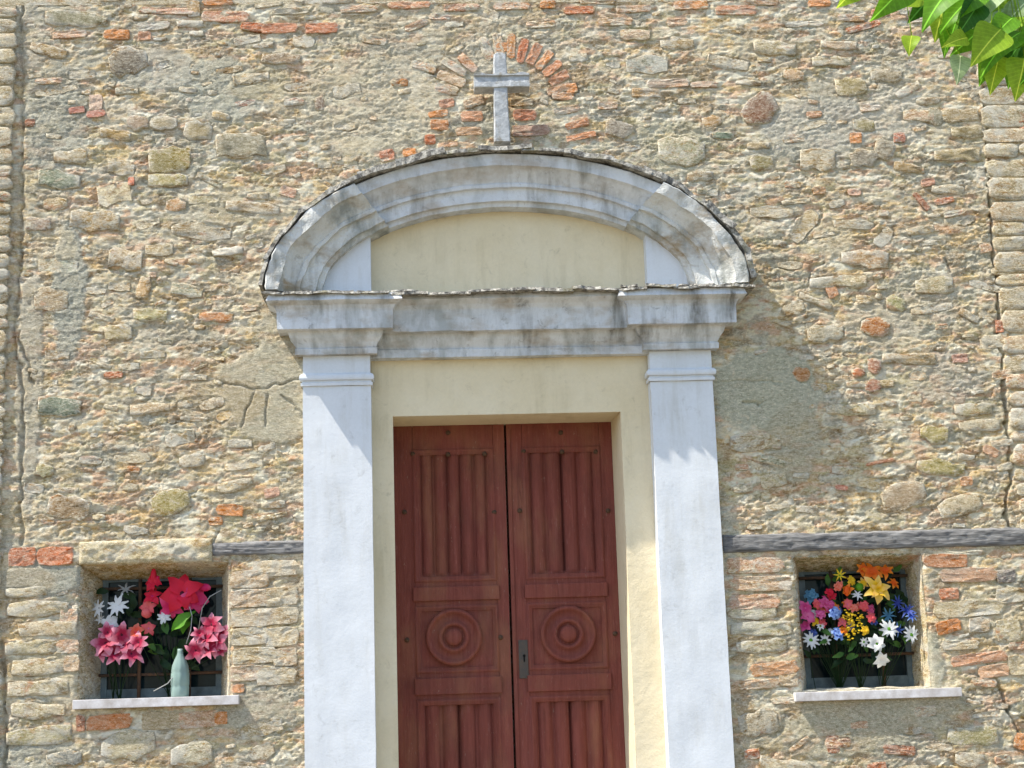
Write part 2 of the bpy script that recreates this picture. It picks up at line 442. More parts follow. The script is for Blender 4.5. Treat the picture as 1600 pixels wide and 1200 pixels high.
crack([(1120, 597), (1225, 597)], 2, .008)
crack([(1160, 628), (1185, 632), (1195, 625)], 3, .012)
crack([(325, 860), (345, 830)], 3, .012)
crack([(1262, 440), (1268, 415), (1290, 410)], 3, .014)
crack([(1480, 400), (1484, 425)], 3, .014)
crack([(760, 250), (700, 262)], 2, .01)

def cells(x, z, sx, sz, seed):
    """anisotropic cells: random value, edge distance and local tilt"""
    x = np.asarray(x, float)/sx; z = np.asarray(z, float)/sz
    x = x + .55*vn(x*.9, z*.9, seed) + .25*vn(x*2.7, z*2.7, seed+1); z = z + .55*vn(x*.9, z*.9, seed+2) + .25*vn(x*2.7, z*2.7, seed+3)
    ix = np.floor(x).astype(int); iz = np.floor(z).astype(int)
    d1 = np.full(x.shape, 9.); d2 = d1.copy(); val = np.zeros(x.shape); v2 = val.copy(); tx = val.copy()
    for a in (-1, 0, 1):
        for b in (-1, 0, 1):
            cx, cz = ix+a, iz+b; h1 = _T[(cx+seed*7) & 255, cz & 255]; h2 = _T[(cx+91) & 255, (cz+seed*5+33) & 255]; h3 = _T[(cx+151) & 255, (cz+67) & 255]
            dx = x-cx-h1; dz = z-cz-h2; d = dx*dx+dz*dz
            m = d < d1; d2 = np.where(m, d1, np.minimum(d2, d)); d1 = np.where(m, d, d1)
            val = np.where(m, h3, val); v2 = np.where(m, h1, v2); tx = np.where(m, (h1-.5)*dx+(h2-.35)*dz, tx)
    return val, v2, np.sqrt(d2)-np.sqrt(d1), tx
def wallH(x, z):
    """relief of the wall, metres, before patches and cracks"""
    wx = x + .030*vn(x/.13, z/.11, 40); wz = z + .014*vn(x/.10, z/.09, 41)
    a = .0055*fbm(wx/.16, wz/.085, 1, 3)
    r = 1-np.abs(fbm(wx/.055, wz/.026, 5, 4))*2.2
    q = fbm(wx/.030, wz/.016, 9, 3)
    return (a + .0048*(r-.4) + .0050*q)*.72

# --- stones and bricks: sites on the wall ------------------------------------
TAN = (.40, .325, .205); OLIVE = (.31, .265, .125); GRAY = (.29, .285, .255); PINKT = (.44, .31, .235)
GGRN = (.22, .28, .24); BROWN = (.235, .165, .105); CRM = (.56, .49, .35); LGREY = (.46, .45, .41); RUST = (.42, .19, .07)
RED = (.50, .145, .085); ORG = (.60, .22, .08); PALE = (.56, .33, .235); DRED = (.34, .13, .10); MAUVE = (.27, .19, .175)
# px, py, w, h, angle, colour, squareness (2 round .. 8 boxy), bare 0..1, proud m
ST = [(200, 97, 72, 52, 12, (.20, .185, .18), 2.4, .9, .012), (265, 250, 78, 46, 5, OLIVE, 3, .9, .010), (376, 226, 92, 44, 0, (.35, .335, .27), 3, .9, .012),
 (1185, 170, 72, 56, 28, (.27, .135, .11), 2.5, .95, .014), (93, 280, 76, 32, -6, GGRN, 3, .9, .009), (93, 637, 76, 30, -3, (.22, .29, .25), 3.6, .95, .011),
 (120, 30, 118, 30, -4, (.25, .25, .18), 2.6, .85, .010), (356, 393, 56, 14, 6, (.80, .77, .70), 3, 1, .015), (338, 495, 62, 18, -2, ORG, 3, .8, .009),
 (1367, 512, 54, 34, -10, (.48, .17, .06), 2.5, 1, .011), (1252, 584, 32, 24, -30, (.50, .22, .10), 2.6, .9, .008), (1352, 405, 88, 30, -6, (.44, .25, .13), 2.8, .6, .010),
 (1341, 582, 24, 18, 10, (.55, .18, .10), 2.4, 1, .012), (1366, 570, 24, 30, 5, (.42, .19, .15), 2.6, 1, .013), (1363, 603, 30, 24, 5, (.40, .17, .14), 2.2, 1, .014),
 (108, 793, 74, 36, -8, (.30, .20, .13), 2.8, .8, .010), (268, 785, 68, 44, 18, (.42, .37, .18), 2.2, .85, .010), (1460, 678, 52, 30, -10, (.46, .40, .18), 2.4, .8, .012),
 (1470, 730, 90, 26, -6, (.40, .35, .15), 2.5, .8, .010), (1412, 775, 84, 44, 14, (.42, .32, .24), 2.3, .9, .012), (968, 201, 52, 34, 0, (.27, .245, .235), 2.3, .9, .012),
 (1065, 235, 86, 52, 0, (.34, .34, .24), 2.1, .6, .014), (1350, 247, 52, 36, 20, (.28, .26, .24), 2.3, .85, .012), (1382, 232, 38, 38, -20, (.31, .29, .26), 2.2, .85, .012),
 (1350, 195, 40, 22, 0, OLIVE, 3, .8, .009), (1190, 255, 44, 30, 10, (.33, .29, .15), 2.1, .8, .010), (1185, 228, 42, 12, 0, (.36, .28, .18), 3, .8, .012),
 (1130, 212, 40, 14, 0, (.16, .25, .21), 2.6, .9, .008), (1112, 190, 36, 24, 10, (.52, .32, .17), 2.6, .8, .010), (60, 350, 44, 24, 0, (.30, .22, .20), 3, .7, .008),
 (148, 345, 90, 34, -4, (.42, .30, .17), 3, .6, .009), (180, 210, 56, 18, -8, (.44, .30, .14), 3, .8, .010), (215, 192, 40, 28, 0, PINKT, 2.4, .8, .010),
 (255, 192, 50, 26, 0, (.36, .30, .20), 2.4, .8, .010), (310, 205, 52, 36, -10, (.42, .34, .20), 2.4, .9, .012), (345, 182, 34, 14, -14, (.50, .36, .18), 2.4, .8, .014),
 (110, 245, 60, 24, 0, TAN, 3, .7, .009), (190, 262, 50, 24, -8, (.40, .32, .19), 3, .7, .009), (262, 282, 70, 22, 0, (.38, .34, .17), 3, .7, .010),
 (440, 92, 74, 20, -4, (.30, .22, .17), 2.8, .8, .012), (500, 162, 18, 26, 0, (.26, .19, .18), 2.3, .9, .008), (395, 325, 100, 20, -6, (.33, .25, .17), 3, .7, .010),
 (275, 320, 36, 20, 0, (.56, .33, .20), 3, .7, .008), (195, 405, 60, 34, -2, (.38, .28, .18), 3, .6, .010), (225, 450, 24, 40, -20, (.50, .33, .18), 2.6, .7, .010),
 (235, 492, 60, 20, 0, (.44, .42, .24), 3, .7, .008), (185, 520, 50, 26, 4, (.45, .38, .23), 3, .7, .009), (80, 470, 60, 40, 0, (.38, .30, .22), 3, .6, .008),
 (300, 720, 44, 26, 0, (.46, .38, .26), 2.5, .7, .010), (235, 638, 70, 18, 4, (.48, .37, .26), 3, .6, .009), (70, 735, 30, 22, 0, (.42, .40, .24), 2.6, .7, .008),
 (1310, 70, 70, 16, -2, (.44, .30, .20), 3.5, .7, .010), (1300, 96, 76, 18, 0, (.34, .30, .20), 3.5, .7, .010), (1210, 75, 80, 24, -5, (.46, .40, .27), 3, .6, .012),
 (1330, 135, 60, 30, 4, (.40, .34, .20), 3, .8, .010), (1385, 118, 60, 22, 0, (.34, .29, .22), 3, .8, .010), (1240, 118, 40, 20, -8, (.52, .34, .22), 3, .7, .010),
 (1500, 180, 70, 24, 2, (.40, .31, .20), 4, .8, .010), (1512, 206, 62, 26, 0, (.38, .32, .21), 5, .85, .011), (1496, 242, 90, 24, 0, (.42, .35, .22), 5, .8, .011),
 (1435, 180, 60, 22, -2, (.46, .30, .22), 4, .6, .009), (1462, 182, 30, 30, 0, (.30, .29, .24), 3, .8, .009), (1420, 262, 60, 16, -10, (.44, .30, .16), 3, .8, .010),
 (1310, 440, 110, 22, 0, (.44, .39, .27), 3, .5, .009), (1460, 445, 70, 28, 0, (.38, .34, .23), 3, .6, .009), (1290, 520, 70, 30, 2, (.36, .34, .28), 3, .7, .010),
 (1420, 560, 100, 18, -2, (.42, .33, .22), 4, .7, .010), (1360, 600, 90, 12, 0, (.40, .33, .21), 4, .6, .009), (1400, 475, 34, 28, 0, (.38, .38, .20), 2.3, .7, .009),
 (1330, 640, 90, 20, -2, (.42, .37, .23), 3, .5, .010), (1180, 690, 90, 30, 0, (.44, .38, .26), 3, .5, .009), (1520, 640, 70, 22, 0, (.42, .38, .25), 3, .6, .010),
 (1500, 790, 80, 36, 14, (.42, .36, .26), 2.6, .7, .011), (1520, 1150, 90, 28, -3, (.38, .36, .20), 4, .8, .009), (1175, 955, 90, 24, 0, (.42, .39, .26), 3, .6, .008),
 (1190, 982, 110, 22, 0, (.42, .40, .24), 3, .6, .009), (1190, 1010, 90, 22, 0, (.38, .35, .24), 3, .6, .009), (1185, 1130, 70, 44, 0, (.33, .30, .25), 2.2, .7, .012),
 (60, 1150, 110, 26, 2, (.42, .38, .22), 3, .7, .009), (200, 1165, 90, 44, 4, (.46, .42, .30), 2.4, .7, .010), (100, 1185, 60, 26, 0, (.24, .27, .29), 2.5, .8, .009), (300, 1180, 70, 44, 0, (.42, .40, .31), 2.4, .6, .010),
 (60, 950, 108, 24, 0, (.48, .41, .27), 4, .6, .010), (75, 982, 100, 24, 0, (.52, .42, .29), 4, .6, .010), (50, 1012, 90, 22, 0, (.46, .41, .27), 4, .6, .009), (60, 1042, 90, 24, 0, (.50, .43, .30), 4, .6, .009),
 (60, 1075, 100, 26, 0, (.46, .41, .29), 4, .6, .009), (40, 925, 70, 16, 0, (.48, .42, .29), 4, .6, .009), (60, 1110, 90, 24, 0, (.48, .43, .30), 4, .5, .009)]
BR = [(262, 17, 92, 11, -3, (.55, .27, .20), .4), (352, 26, 78, 18, -2, (.55, .24, .17), .6), (340, 4, 50, 9, 0, ORG, .7), (395, 42, 40, 14, -8, RED, .7), (437, 44, 60, 16, 0, (.60, .24, .16), .8),
 (503, 44, 56, 17, 0, (.58, .20, .12), .9), (108, 54, 56, 12, 2, (.55, .26, .16), .6), (182, 54, 44, 16, -2, ORG, .9), (226, 56, 22, 15, 0, (.55, .25, .16), .8), (303, 14, 20, 26, 0, (.46, .30, .17), .6),
 (455, 18, 60, 10, 0, (.40, .35, .25), .3), (640, 8, 70, 12, 0, (.55, .25, .17), .6), (720, 12, 60, 12, 0, (.50, .24, .18), .5), (800, 10, 60, 12, 0, (.56, .28, .18), .5), (905, 16, 52, 13, 0, RED, .7), (650, 40, 40, 12, 20, PALE, .5),
 (1080, 8, 60, 14, 0, ORG, .6), (1150, 16, 70, 16, -3, (.58, .26, .17), .6), (1190, 4, 60, 10, 0, PALE, .5), (1280, 5, 40, 12, 0, ORG, .9), (1330, 28, 46, 12, -3, PALE, .5), (1375, 20, 30, 14, 0, RED, .6), (990, 14, 60, 12, 0, PALE, .4),
 (960, 34, 60, 14, 0, (.50, .30, .2), .4), (1450, 30, 60, 12, 0, PALE, .5), (1560, 20, 60, 14, 0, PALE, .6), (560, 14, 60, 12, 0, PALE, .4), (845, 38, 50, 12, 0, PALE, .4),
 # relieving arch round the cross
 (851, 99, 56, 20, 34, (.56, .24, .15), .85), (865, 125, 62, 15, 26, (.56, .20, .13), .9), (893, 138, 20, 16, 10, ORG, .9), (815, 80, 46, 17, 78, (.50, .22, .15), .6), (833, 97, 30, 12, 62, (.46, .20, .12), .7),
 (786, 74, 16, 20, 90, ORG, .9), (760, 92, 36, 14, 102, (.52, .22, .13), .8), (722, 112, 52, 15, -38, (.58, .26, .13), .7), (692, 80, 46, 15, -38, (.52, .22, .14), .6), (742, 84, 36, 13, 118, PALE, .5), (700, 110, 40, 12, -25, PALE, .4),
 (662, 104, 40, 14, -18, (.56, .32, .2), .4), (875, 108, 40, 12, 40, PALE, .5), (905, 78, 44, 14, 44, PALE, .3), (880, 62, 44, 13, 52, (.52, .28, .2), .4), (845, 60, 44, 13, 68, PALE, .4), (720, 66, 40, 13, -58, PALE, .4), (755, 56, 40, 13, -76, PALE, .4), (800, 48, 36, 14, 88, PALE, .5),
 (698, 162, 26, 14, 8, (.52, .25, .19), .8), (685, 178, 34, 11, 6, ORG, .9), (687, 195, 30, 17, -4, (.60, .26, .14), .8), (737, 182, 36, 17, 0, (.56, .26, .17), .9), (733, 205, 44, 14, 0, (.46, .28, .19), .8), (740, 160, 34, 14, 16, (.44, .29, .22), .6),
 (820, 180, 38, 18, 0, (.55, .20, .14), .9), (829, 204, 62, 18, 0, (.40, .23, .20), .9), (815, 160, 40, 12, 0, (.36, .25, .18), .6), (902, 194, 40, 11, 14, (.58, .25, .15), .8), (908, 213, 52, 10, 10, (.58, .24, .14), .8), (885, 172, 44, 12, 8, PALE, .5),
 (700, 226, 34, 8, 6, PALE, .7), (672, 218, 18, 16, 0, RED, .8), (640, 238, 22, 14, 0, ORG, .8), (605, 243, 24, 18, 10, (.50, .20, .15), .8), (880, 150, 36, 12, -6, ORG, .6), (950, 165, 34, 12, 0, PALE, .4),
 (1045, 130, 70, 14, 0, (.48, .25, .15), .6), (1010, 145, 50, 14, -4, (.52, .34, .2), .5), (1100, 132, 46, 10, 0, PALE, .6),
 # scattered
 (35, 870, 42, 28, -1, RED, 1), (87, 869, 56, 27, -1, (.56, .17, .10), 1), (360, 797, 42, 17, -6, ORG, .9), (170, 1128, 68, 22, 0, (.60, .21, .09), 1), (312, 1124, 62, 24, 2, PALE, .6), (252, 1126, 60, 24, 0, (.44, .36, .25), .7), (126, 1130, 14, 24, 0, DRED, .8),
 (345, 1122, 20, 18, 0, ORG, .8), (425, 770, 24, 14, 10, (.56, .32, .26), .8), (120, 172, 26, 10, 5, (.45, .16, .15), .8), (150, 178, 30, 12, 5, (.45, .18, .17), .8), (47, 192, 16, 12, 0, DRED, .8), (450, 300, 26, 16, -20, (.55, .3, .24), .6), (150, 160, 22, 26, 0, (.62, .45, .38), .8),
 (1180, 883, 88, 24, -2, (.52, .30, .22), .5), (1190, 912, 96, 22, -2, (.54, .36, .26), .5), (1180, 940, 80, 22, -2, (.52, .28, .21), .6), (1210, 1045, 74, 20, 2, (.56, .28, .16), .7), (1170, 1070, 100, 14, 0, (.52, .34, .24), .5), (1232, 1062, 30, 18, 0, (.50, .36, .24), .6), (1230, 1094, 50, 10, 0, PALE, .3),
 (1478, 876, 72, 20, -3, (.52, .19, .09), .9), (1513, 898, 92, 21, -2, (.56, .32, .23), .7), (1483, 928, 32, 17, 0, (.48, .19, .13), .9), (1515, 951, 112, 24, 0, (.54, .46, .31), .4), (1482, 979, 40, 19, 12, (.62, .20, .06), .95), (1528, 1029, 92, 17, 4, (.56, .28, .19), .8), (1553, 1048, 48, 19, 3, (.58, .34, .23), .8),
 (1530, 976, 34, 22, 0, (.50, .38, .28), .5), (1575, 985, 40, 34, 0, (.52, .45, .3), .4), (1572, 900, 30, 20, 0, (.22, .21, .24), .9), (1580, 930, 50, 22, 0, (.50, .42, .28), .4), (1500, 1008, 60, 14, 0, (.48, .40, .27), .4), (1590, 1040, 30, 30, 0, (.50, .42, .28), .4),
 (1505, 852 + 12, 60, 8, 0, (.62, .58, .46), .6), (1310, 1160, 40, 16, 0, (.45, .25, .2), .5), (1302, 1108 + 55, 20, 26, 0, DRED, .7), (1405, 1172, 50, 14, -8, DRED, .7), (1370, 1200, 30, 16, 0, RED, .6), (1175, 1178, 24, 14, 0, RED, .5), (1595, 1158, 20, 24, -20, ORG, .7),
 (1300, 455, 18, 20, 20, (.55, .28, .18), .8), (1405, 215, 20, 16, 0, (.55, .22, .18), .8), (1337, 216, 20, 18, 0, ORG, .7), (1450, 285, 24, 12, 10, (.55, .28, .22), .9), (1440, 315, 12, 30, 35, DRED, .9), (1375, 722, 46, 5, 8, (.50, .22, .15), .9), (1315, 762, 20, 8, -10, (.55, .2, .16), .9), (1510, 752, 20, 14, 0, (.58, .3, .18), .8),
 (1562, 510, 14, 20, 0, (.55, .22, .16), .8), (1548, 705, 30, 12, -30, PALE, .8), (1335, 300, 22, 12, 0, (.6, .35, .28), .8), (1280, 298, 22, 12, 0, (.6, .34, .2), .6), (1500, 560, 26, 14, 0, (.50, .27, .24), .8),
 (240, 450 - 20, 8, 8, 0, PALE, .5), (205, 283, 10, 14, 0, (.6, .2, .15), .8), (390, 905, 60, 26, 0, (.56, .40, .28), .5), (430, 888, 70, 24, 0, (.52, .42, .30), .4), (388, 935, 60, 26, 0, (.50, .36, .27), .5), (440, 932, 50, 28, 0, (.54, .45, .32), .4),
 (396, 965, 70, 26, 0, (.56, .43, .31), .4), (446, 962, 40, 24, 0, (.48, .38, .26), .4), (390, 994, 56, 26, 0, (.52, .44, .31), .4), (440, 995, 52, 28, 0, (.52, .42, .28), .4), (398, 1024, 70, 24, 0, (.50, .42, .29), .4), (446, 1026, 36, 26, 0, (.52, .38, .28), .4),
 (385, 1052, 50, 22, 0, (.56, .40, .32), .5), (432, 1056, 60, 26, 0, (.54, .45, .31), .4), (372, 1076, 20, 12, 0, ORG, .7), (108, 965, 26, 24, 0, PALE, .4), (106, 1010, 34, 20, 0, PALE, .6), (112, 1036, 24, 24, 0, (.55, .4, .3), .5)]

BR = [b_ for b_ in BR if not (abs(b_[4]) > 24 and b_[1] < 150 and b_[1]+0 > 40 and 640 < b_[0] < 930 and b_[2] > 24)]
for k_ in range(14):
    a_ = 14+k_*11.8
    if a_ > 96 and random.random() < .22: continue
    ln = random.uniform(42, 56); rr_ = 66+ln*.5+random.uniform(-3, 5)
    right = a_ < 95
    BR.append((790+rr_*math.cos(R(a_))*1.02, 158-rr_*math.sin(R(a_))*.92, ln, random.uniform(11, 14), a_, random.choice([(.56, .23, .14), (.58, .28, .16), RED, ORG] if right else [(.55, .27, .17), PALE, (.60, .42, .30), (.52, .24, .15)]), random.uniform(.55, .85) if right else random.uniform(.2, .6)))
BR.append((786, 74, 18, 18, 90, ORG, .9))
OCC = np.zeros((900, 1300), bool)   # raster of 2 px cells from (-500,-300)
def occ_cells(px, py, w, h, ang):
    rad = max(w, h)*.55+4
    i0 = max(0, int((px+500-rad)/2)); i1 = min(1299, int((px+500+rad)/2)+1)
    j0 = max(0, int((py+300-rad)/2)); j1 = min(899, int((py+300+rad)/2)+1)
    if i1 <= i0 or j1 <= j0: return None
    gx, gy = np.meshgrid(np.arange(i0, i1)*2-500-px, np.arange(j0, j1)*2-300-py)
    c, s_ = math.cos(R(ang)), math.sin(R(ang))
    u = gx*c-gy*s_; v = gx*s_+gy*c
    m = (np.abs(u)/(w*.5+1.5))**3+(np.abs(v)/(h*.5+1.5))**3 < 1
    return (slice(j0, j1), slice(i0, i1)), m
def blocked(px, py, w, h):
    # portal, windows, timber and lintels
    if 405-w*.4 < px < 1180+w*.4 and py < 540 and py > 200:
        if ((px-792)/(392+w*.45))**2+((py-462)/(236+h*.5))**2 < 1: return True
    if 466-w*.5 < px < 1138+w*.5+max(0, (py-700))*.03 and py > 440: return True
    if 408-w*.4 < px < 1180+w*.4 and 440-h*.5 < py < 525: return True
    for r in ((120, 872, 362, 1106), (1244, 862, 1450, 1092), (326, 838, 480, 874), (1128, 828, 1660, 862), (122, 838, 332, 882), (110, 1085, 376, 1106), (1240, 1068, 1506, 1092)):
        if r[0]-w*.5 < px < r[2]+w*.5 and r[1]-h*.5 < py < r[3]+h*.5: return True
    return False
sites = []       # kind, px, py, w, h, ang, col, sq, bare, proud
for (a, b, c, d, e, f, g, h, i) in ST:
    oc = occ_cells(a, b, c, d, e)
    if oc: OCC[oc[0]] |= oc[1]
    sites.append(('stone', a, b, c, d, e, tuple(min(.8, v*(1.0 if h >= .8 else 1.15)) for v in f), g, min(1, h+.12), i*.5))
for (a, b, c, d, e, f, g) in BR:
    oc = occ_cells(a, b, c, d, e)
    if oc: OCC[oc[0]] |= oc[1]
    sites.append(('brick', a, b, c*(.86 if abs(e) > 24 else 1), d*(1.25 if abs(e) > 24 else 1.05), e, tuple(min(.8, v*1.12) for v in f), 7, min(1, g+.22), .005))
PIERX = ax(26, 100)       # right edge of the left pier
PAL = [(.58, .41, .21), (.58, .46, .29), (.56, .46, .31), (.61, .42, .32), (.41, .43, .39), (.45, .39, .20), (.72, .62, .45), (.70, .62, .47), (.36, .25, .16), (.52, .27, .13), (.63, .61, .54), (.50, .47, .40),
       (.56, .48, .34), (.48, .44, .28), (.52, .42, .36), (.30, .28, .26), (.64, .52, .34), (.54, .36, .24), (.34, .40, .36), (.30, .20, .11), (.40, .28, .15), (.44, .35, .19), (.33, .26, .18), (.50, .34, .16), (.46, .27, .20)]
def try_fill(n, wr, hr, tilt):
    for _ in range(n):
        w = random.uniform(*wr); h = random.uniform(*hr); px = random.uniform(-440, 2040); py = random.uniform(-240, 1460)
        if h > w*.9: h = w*.7
        if px-w*.5 < 40-py*.03 or blocked(px, py, w, h): continue
        ang = random.gauss(0, tilt)
        if random.random() < .08: ang += random.choice([-35, 30, 50])
        oc = occ_cells(px, py, w, h, ang)
        if not oc: continue
        sl_, m = oc
        if (OCC[sl_] & m).sum() > .05*m.sum(): continue
        smt = 0
        p = at(px, py)
        for (cx, cz, rx, rz, _c, _s, sm) in PATCH[:24]:
            if ((p.x-cx)/rx)**2+((p.z-cz)/rz)**2 < .8: smt = max(smt, sm)
        if random.random() < smt*1.45: continue
        OCC[sl_] |= m
        c = random.choice(PAL); k = random.uniform(.62, 1.05) if w > 38 and random.random() < .55 else random.uniform(.82, 1.22); c = tuple(a*.88+b*.12 for a, b in zip(c, (.60, .54, .42)))
        # the foot of the wall is warmer, its top greyer
        t = min(1, max(0, (py-150)/600)); warm = (1.0+.04*t, 1.0, 1.0-.12*t)
        c = tuple(min(.8, v*k*q) for v, q in zip(c, warm))
        sites.append(('stone', px, py, w, h, ang, c, random.uniform(2.2, 4.5), random.uniform(.1, .75), random.choice([-.001, .000, .001, .003, .005])))
def brick_fill(n, xr, yr, wr, hr):
    for _ in range(n):
        w = random.uniform(*wr); h = random.uniform(*hr); px = random.uniform(*xr); py = random.uniform(*yr)
        if px-w*.5 < 40-py*.03 or blocked(px, py, w, h): continue
        oc = occ_cells(px, py, w, h, 0)
        if not oc or (OCC[oc[0]] & oc[1]).sum() > .05*oc[1].sum(): continue
        OCC[oc[0]] |= oc[1]
        c = random.choice([RED, ORG, PALE, PALE, (.60, .40, .28), (.55, .26, .17), (.62, .30, .20)])
        sites.append(('brick', px, py, w, h, random.gauss(0, 5), c, 7, random.uniform(.3, .85), random.uniform(.002, .006)))
brick_fill(120, (40, 1700), (-200, 60), (26, 64), (10, 16))
brick_fill(26, (40, 1700), (60, 320), (16, 44), (9, 15))
brick_fill(50, (1400, 1900), (300, 1200), (14, 44), (9, 16))
brick_fill(36, (40, 1400), (300, 1200), (12, 34), (8, 13))
try_fill(170, (60, 115), (20, 40), 6)
try_fill(520, (40, 85), (12, 26), 8)
try_fill(1500, (24, 55), (8, 16), 10)
try_fill(2600, (12, 28), (5, 10), 14)

def rough_piece(w, h, sq, proud, back, nseg, cx, cz, ang, seed, rough=1.0):
    """a stone: noisy superellipse outline, rings rising to an uneven face; local coords, y towards the viewer negative"""
    V = []; Fc = []
    c, s_ = math.cos(R(ang)), math.sin(R(ang))
    ph = random.random()*9
    rings = [(1.0, back), (.995, -.60*proud), (.93, -.95*proud), (.50, -1.0*proud)]
    tilt_u = random.uniform(-.25, .25)*proud; tilt_v = random.uniform(-.3, .3)*proud
    out = []
    if sq >= 6:
        for k in range(nseg):
            a = 2*math.pi*(k+.5)/nseg; ca, sa = math.cos(a), math.sin(a)
            r = (abs(ca)**sq+abs(sa)**sq)**(-1/sq)*(1+random.uniform(-.09, .07)*rough)
            out.append((r*ca*w*.5, r*sa*h*.5))
    else:
        # jagged sliver: ragged top and bottom edges between two ends
        m = nseg//2; e = random.uniform(2.5, 9) if sq > 2.6 else 2.4; sk = random.uniform(-.35, .35)
        for sgn in (1, -1):
            for k in range(m):
                u = (1-2*(k+.5)/m)*sgn
                v = sgn*(1-abs(u)**(e if sq > 2.6 else 2))**.5*(1+random.uniform(-.32, .14)*rough)*(1+sk*u*.5)
                out.append((u*w*.52*(1+random.uniform(-.05, .05)), v*h*.5+sk*u*h*.18))
        nseg = len(out)
    for (k, y) in rings:
        for (u, v) in out:
            uu, vv = u*k, v*k
            yy = y + (tilt_u*uu/(w*.5) + tilt_v*vv/(h*.5) if y < 0 else 0)
            V.append([uu*c-vv*s_, yy, uu*s_+vv*c])
    V.append([0, -1.02*proud, 0])
    V = np.array(V)
    fr = V[:, 1] < .01
    hh = wallH(V[:, 0]+cx, V[:, 2]+cz)+.0045*fbm((V[:, 0]+cx)/.035, (V[:, 2]+cz)/.016, 88, 2)
    V[fr, 1] -= np.clip(hh[fr]*.75, -.004, .008)+.001
    n = nseg
    for i in range(3):
        for k in range(n):
            a0, a1, b0, b1 = i*n+k, i*n+(k+1) % n, (i+1)*n+k, (i+1)*n+(k+1) % n
            Fc.append((a0, a1, b1)); Fc.append((a0, b1, b0))
    for k in range(n): Fc.append((3*n+k, 3*n+(k+1) % n, 4*n))
    edge = np.concatenate([np.full(n, .15), np.full(n, .30), np.full(n, .75), np.ones(n), [1.0]])
    return V, np.array(Fc), edge

wall = empty('stone_wall', (0, 0, 0), 'sunlit rubble stone and brick church front with patched mortar, spanning the whole picture behind the portal', 'wall')
def place_pieces(sites, root, yoff=0.0, stuffname='rubble'):
    big = sorted(range(len(sites)), key=lambda i: -sites[i][3]*sites[i][4] if -30 < sites[i][1] < 1630 and -30 < sites[i][2] < 1230 else 0)
    nst = nbr = 0; solo = set()
    for i in big:
        k = sites[i][0]
        if k == 'stone' and nst < 300: solo.add(i); nst += 1
        if k == 'brick' and nbr < 298: solo.add(i); nbr += 1
    SV = []; SF = []; SC = []; off = 0
    for i, (kind, px, py, w, h, ang, col, sq, bare, proud) in enumerate(sites):
        p = at(px, py, yoff); wm, hm = w*PXM, h*PXM
        if kind == 'brick': V, Fc, eg = rough_piece(wm, hm, sq, proud, .02, 12, p.x, p.z, ang+1.5, i, .75)
        else: V, Fc, eg = rough_piece(wm, hm, sq, proud, .02, 12 if i in solo else 9, p.x, p.z, ang, i)
        n = len(V)
        # tone varies over one piece
        tv = 1+.16*fbm((V[:, 0]+p.x)/.03, (V[:, 2]+p.z)/.018, 22, 2)
        C = np.clip(np.array(col)[None, :]*tv[:, None], 0, .9); C = np.hstack([C, (bare*(eg if kind == 'stone' else .7+.3*eg))[:, None]])
        if i in solo:
            me = mesh_np(kind, V, Fc[:, ::-1], MAS, C, kind == 'stone')
            link(kind, me, root, (p.x, yoff, p.z))
        else:
            V = V+np.array([[p.x, yoff, p.z]])
            SV.append(V); SF.append(Fc[:, ::-1]+off); SC.append(C); off += n
    if SV:
        me = mesh_np(stuffname, np.vstack(SV)-np.array(wpos(root))[None, :], np.vstack(SF), MAS, np.vstack(SC), True)
        link(stuffname, me, root, wpos(root), kind='stuff')
place_pieces(sites, wall)

# --- mortar sheet ------------------------------------------------------------
STEP = .0068
nx = int((X1-X0)/STEP)+1; nz = int((Z1-Z0)/STEP)+1
gx = np.linspace(X0, X1, nx); gz = np.linspace(Z0, Z1, nz)
GX, GZ = np.meshgrid(gx, gz)
H = wallH(GX, GZ)
cm = np.clip(fbm(GX/.22, GZ/.14, 120, 3)*3+.75, 0, 1)
v1, v2_, ed, tl = cells(GX, GZ, .120, .048, 3)
w1, w2_, ed2, tl2 = cells(GX, GZ, .042, .018, 11)
H = H + cm*((v1-.5)*.006+tl*.006-.006*np.clip(1-ed/.09, 0, 1)) + (.25+.55*cm)*((w1-.5)*.0045+tl2*.007-.0030*np.clip(1-ed2/.12, 0, 1))
base = np.array([.58, .53, .40]); t = np.clip((GZ-2.6)/2.2, 0, 1)[..., None]
C = base*(1-t) + np.array([.60, .565, .465])*t
C = C*(1+.10*fbm(GX/.5, GZ/.3, 31, 3))[..., None]
hue = fbm(GX/.10, GZ/.05, 33, 3)
C = C*(1-np.clip(hue, 0, 1)[..., None]*np.array([.05, .22, .45])); C = C*(1+np.clip(-hue, 0, 1)[..., None]*np.array([.05, .08, .12]))
CP = np.array([(.60, .53, .37), (.70, .64, .50), (.46, .38, .20), (.56, .47, .36), (.44, .43, .38), (.56, .38, .24), (.34, .25, .14), (.74, .70, .59), (.47, .43, .25), (.66, .56, .44), (.34, .35, .31), (.64, .38, .27)])
CC1 = CP[(v1*997).astype(int) % 12]*(.8+.4*v2_)[..., None]; CC2 = CP[(w1*991).astype(int) % 12]*(.8+.4*w2_)[..., None]
C = C*(1-.75*cm[..., None])+CC1*.75*cm[..., None]; C = C*.66+CC2*.34
C = C*(1-.5*np.clip(1-ed/.09, 0, 1)*cm)[..., None]  # cell edges darkened: shade of the crevices painted into the colour
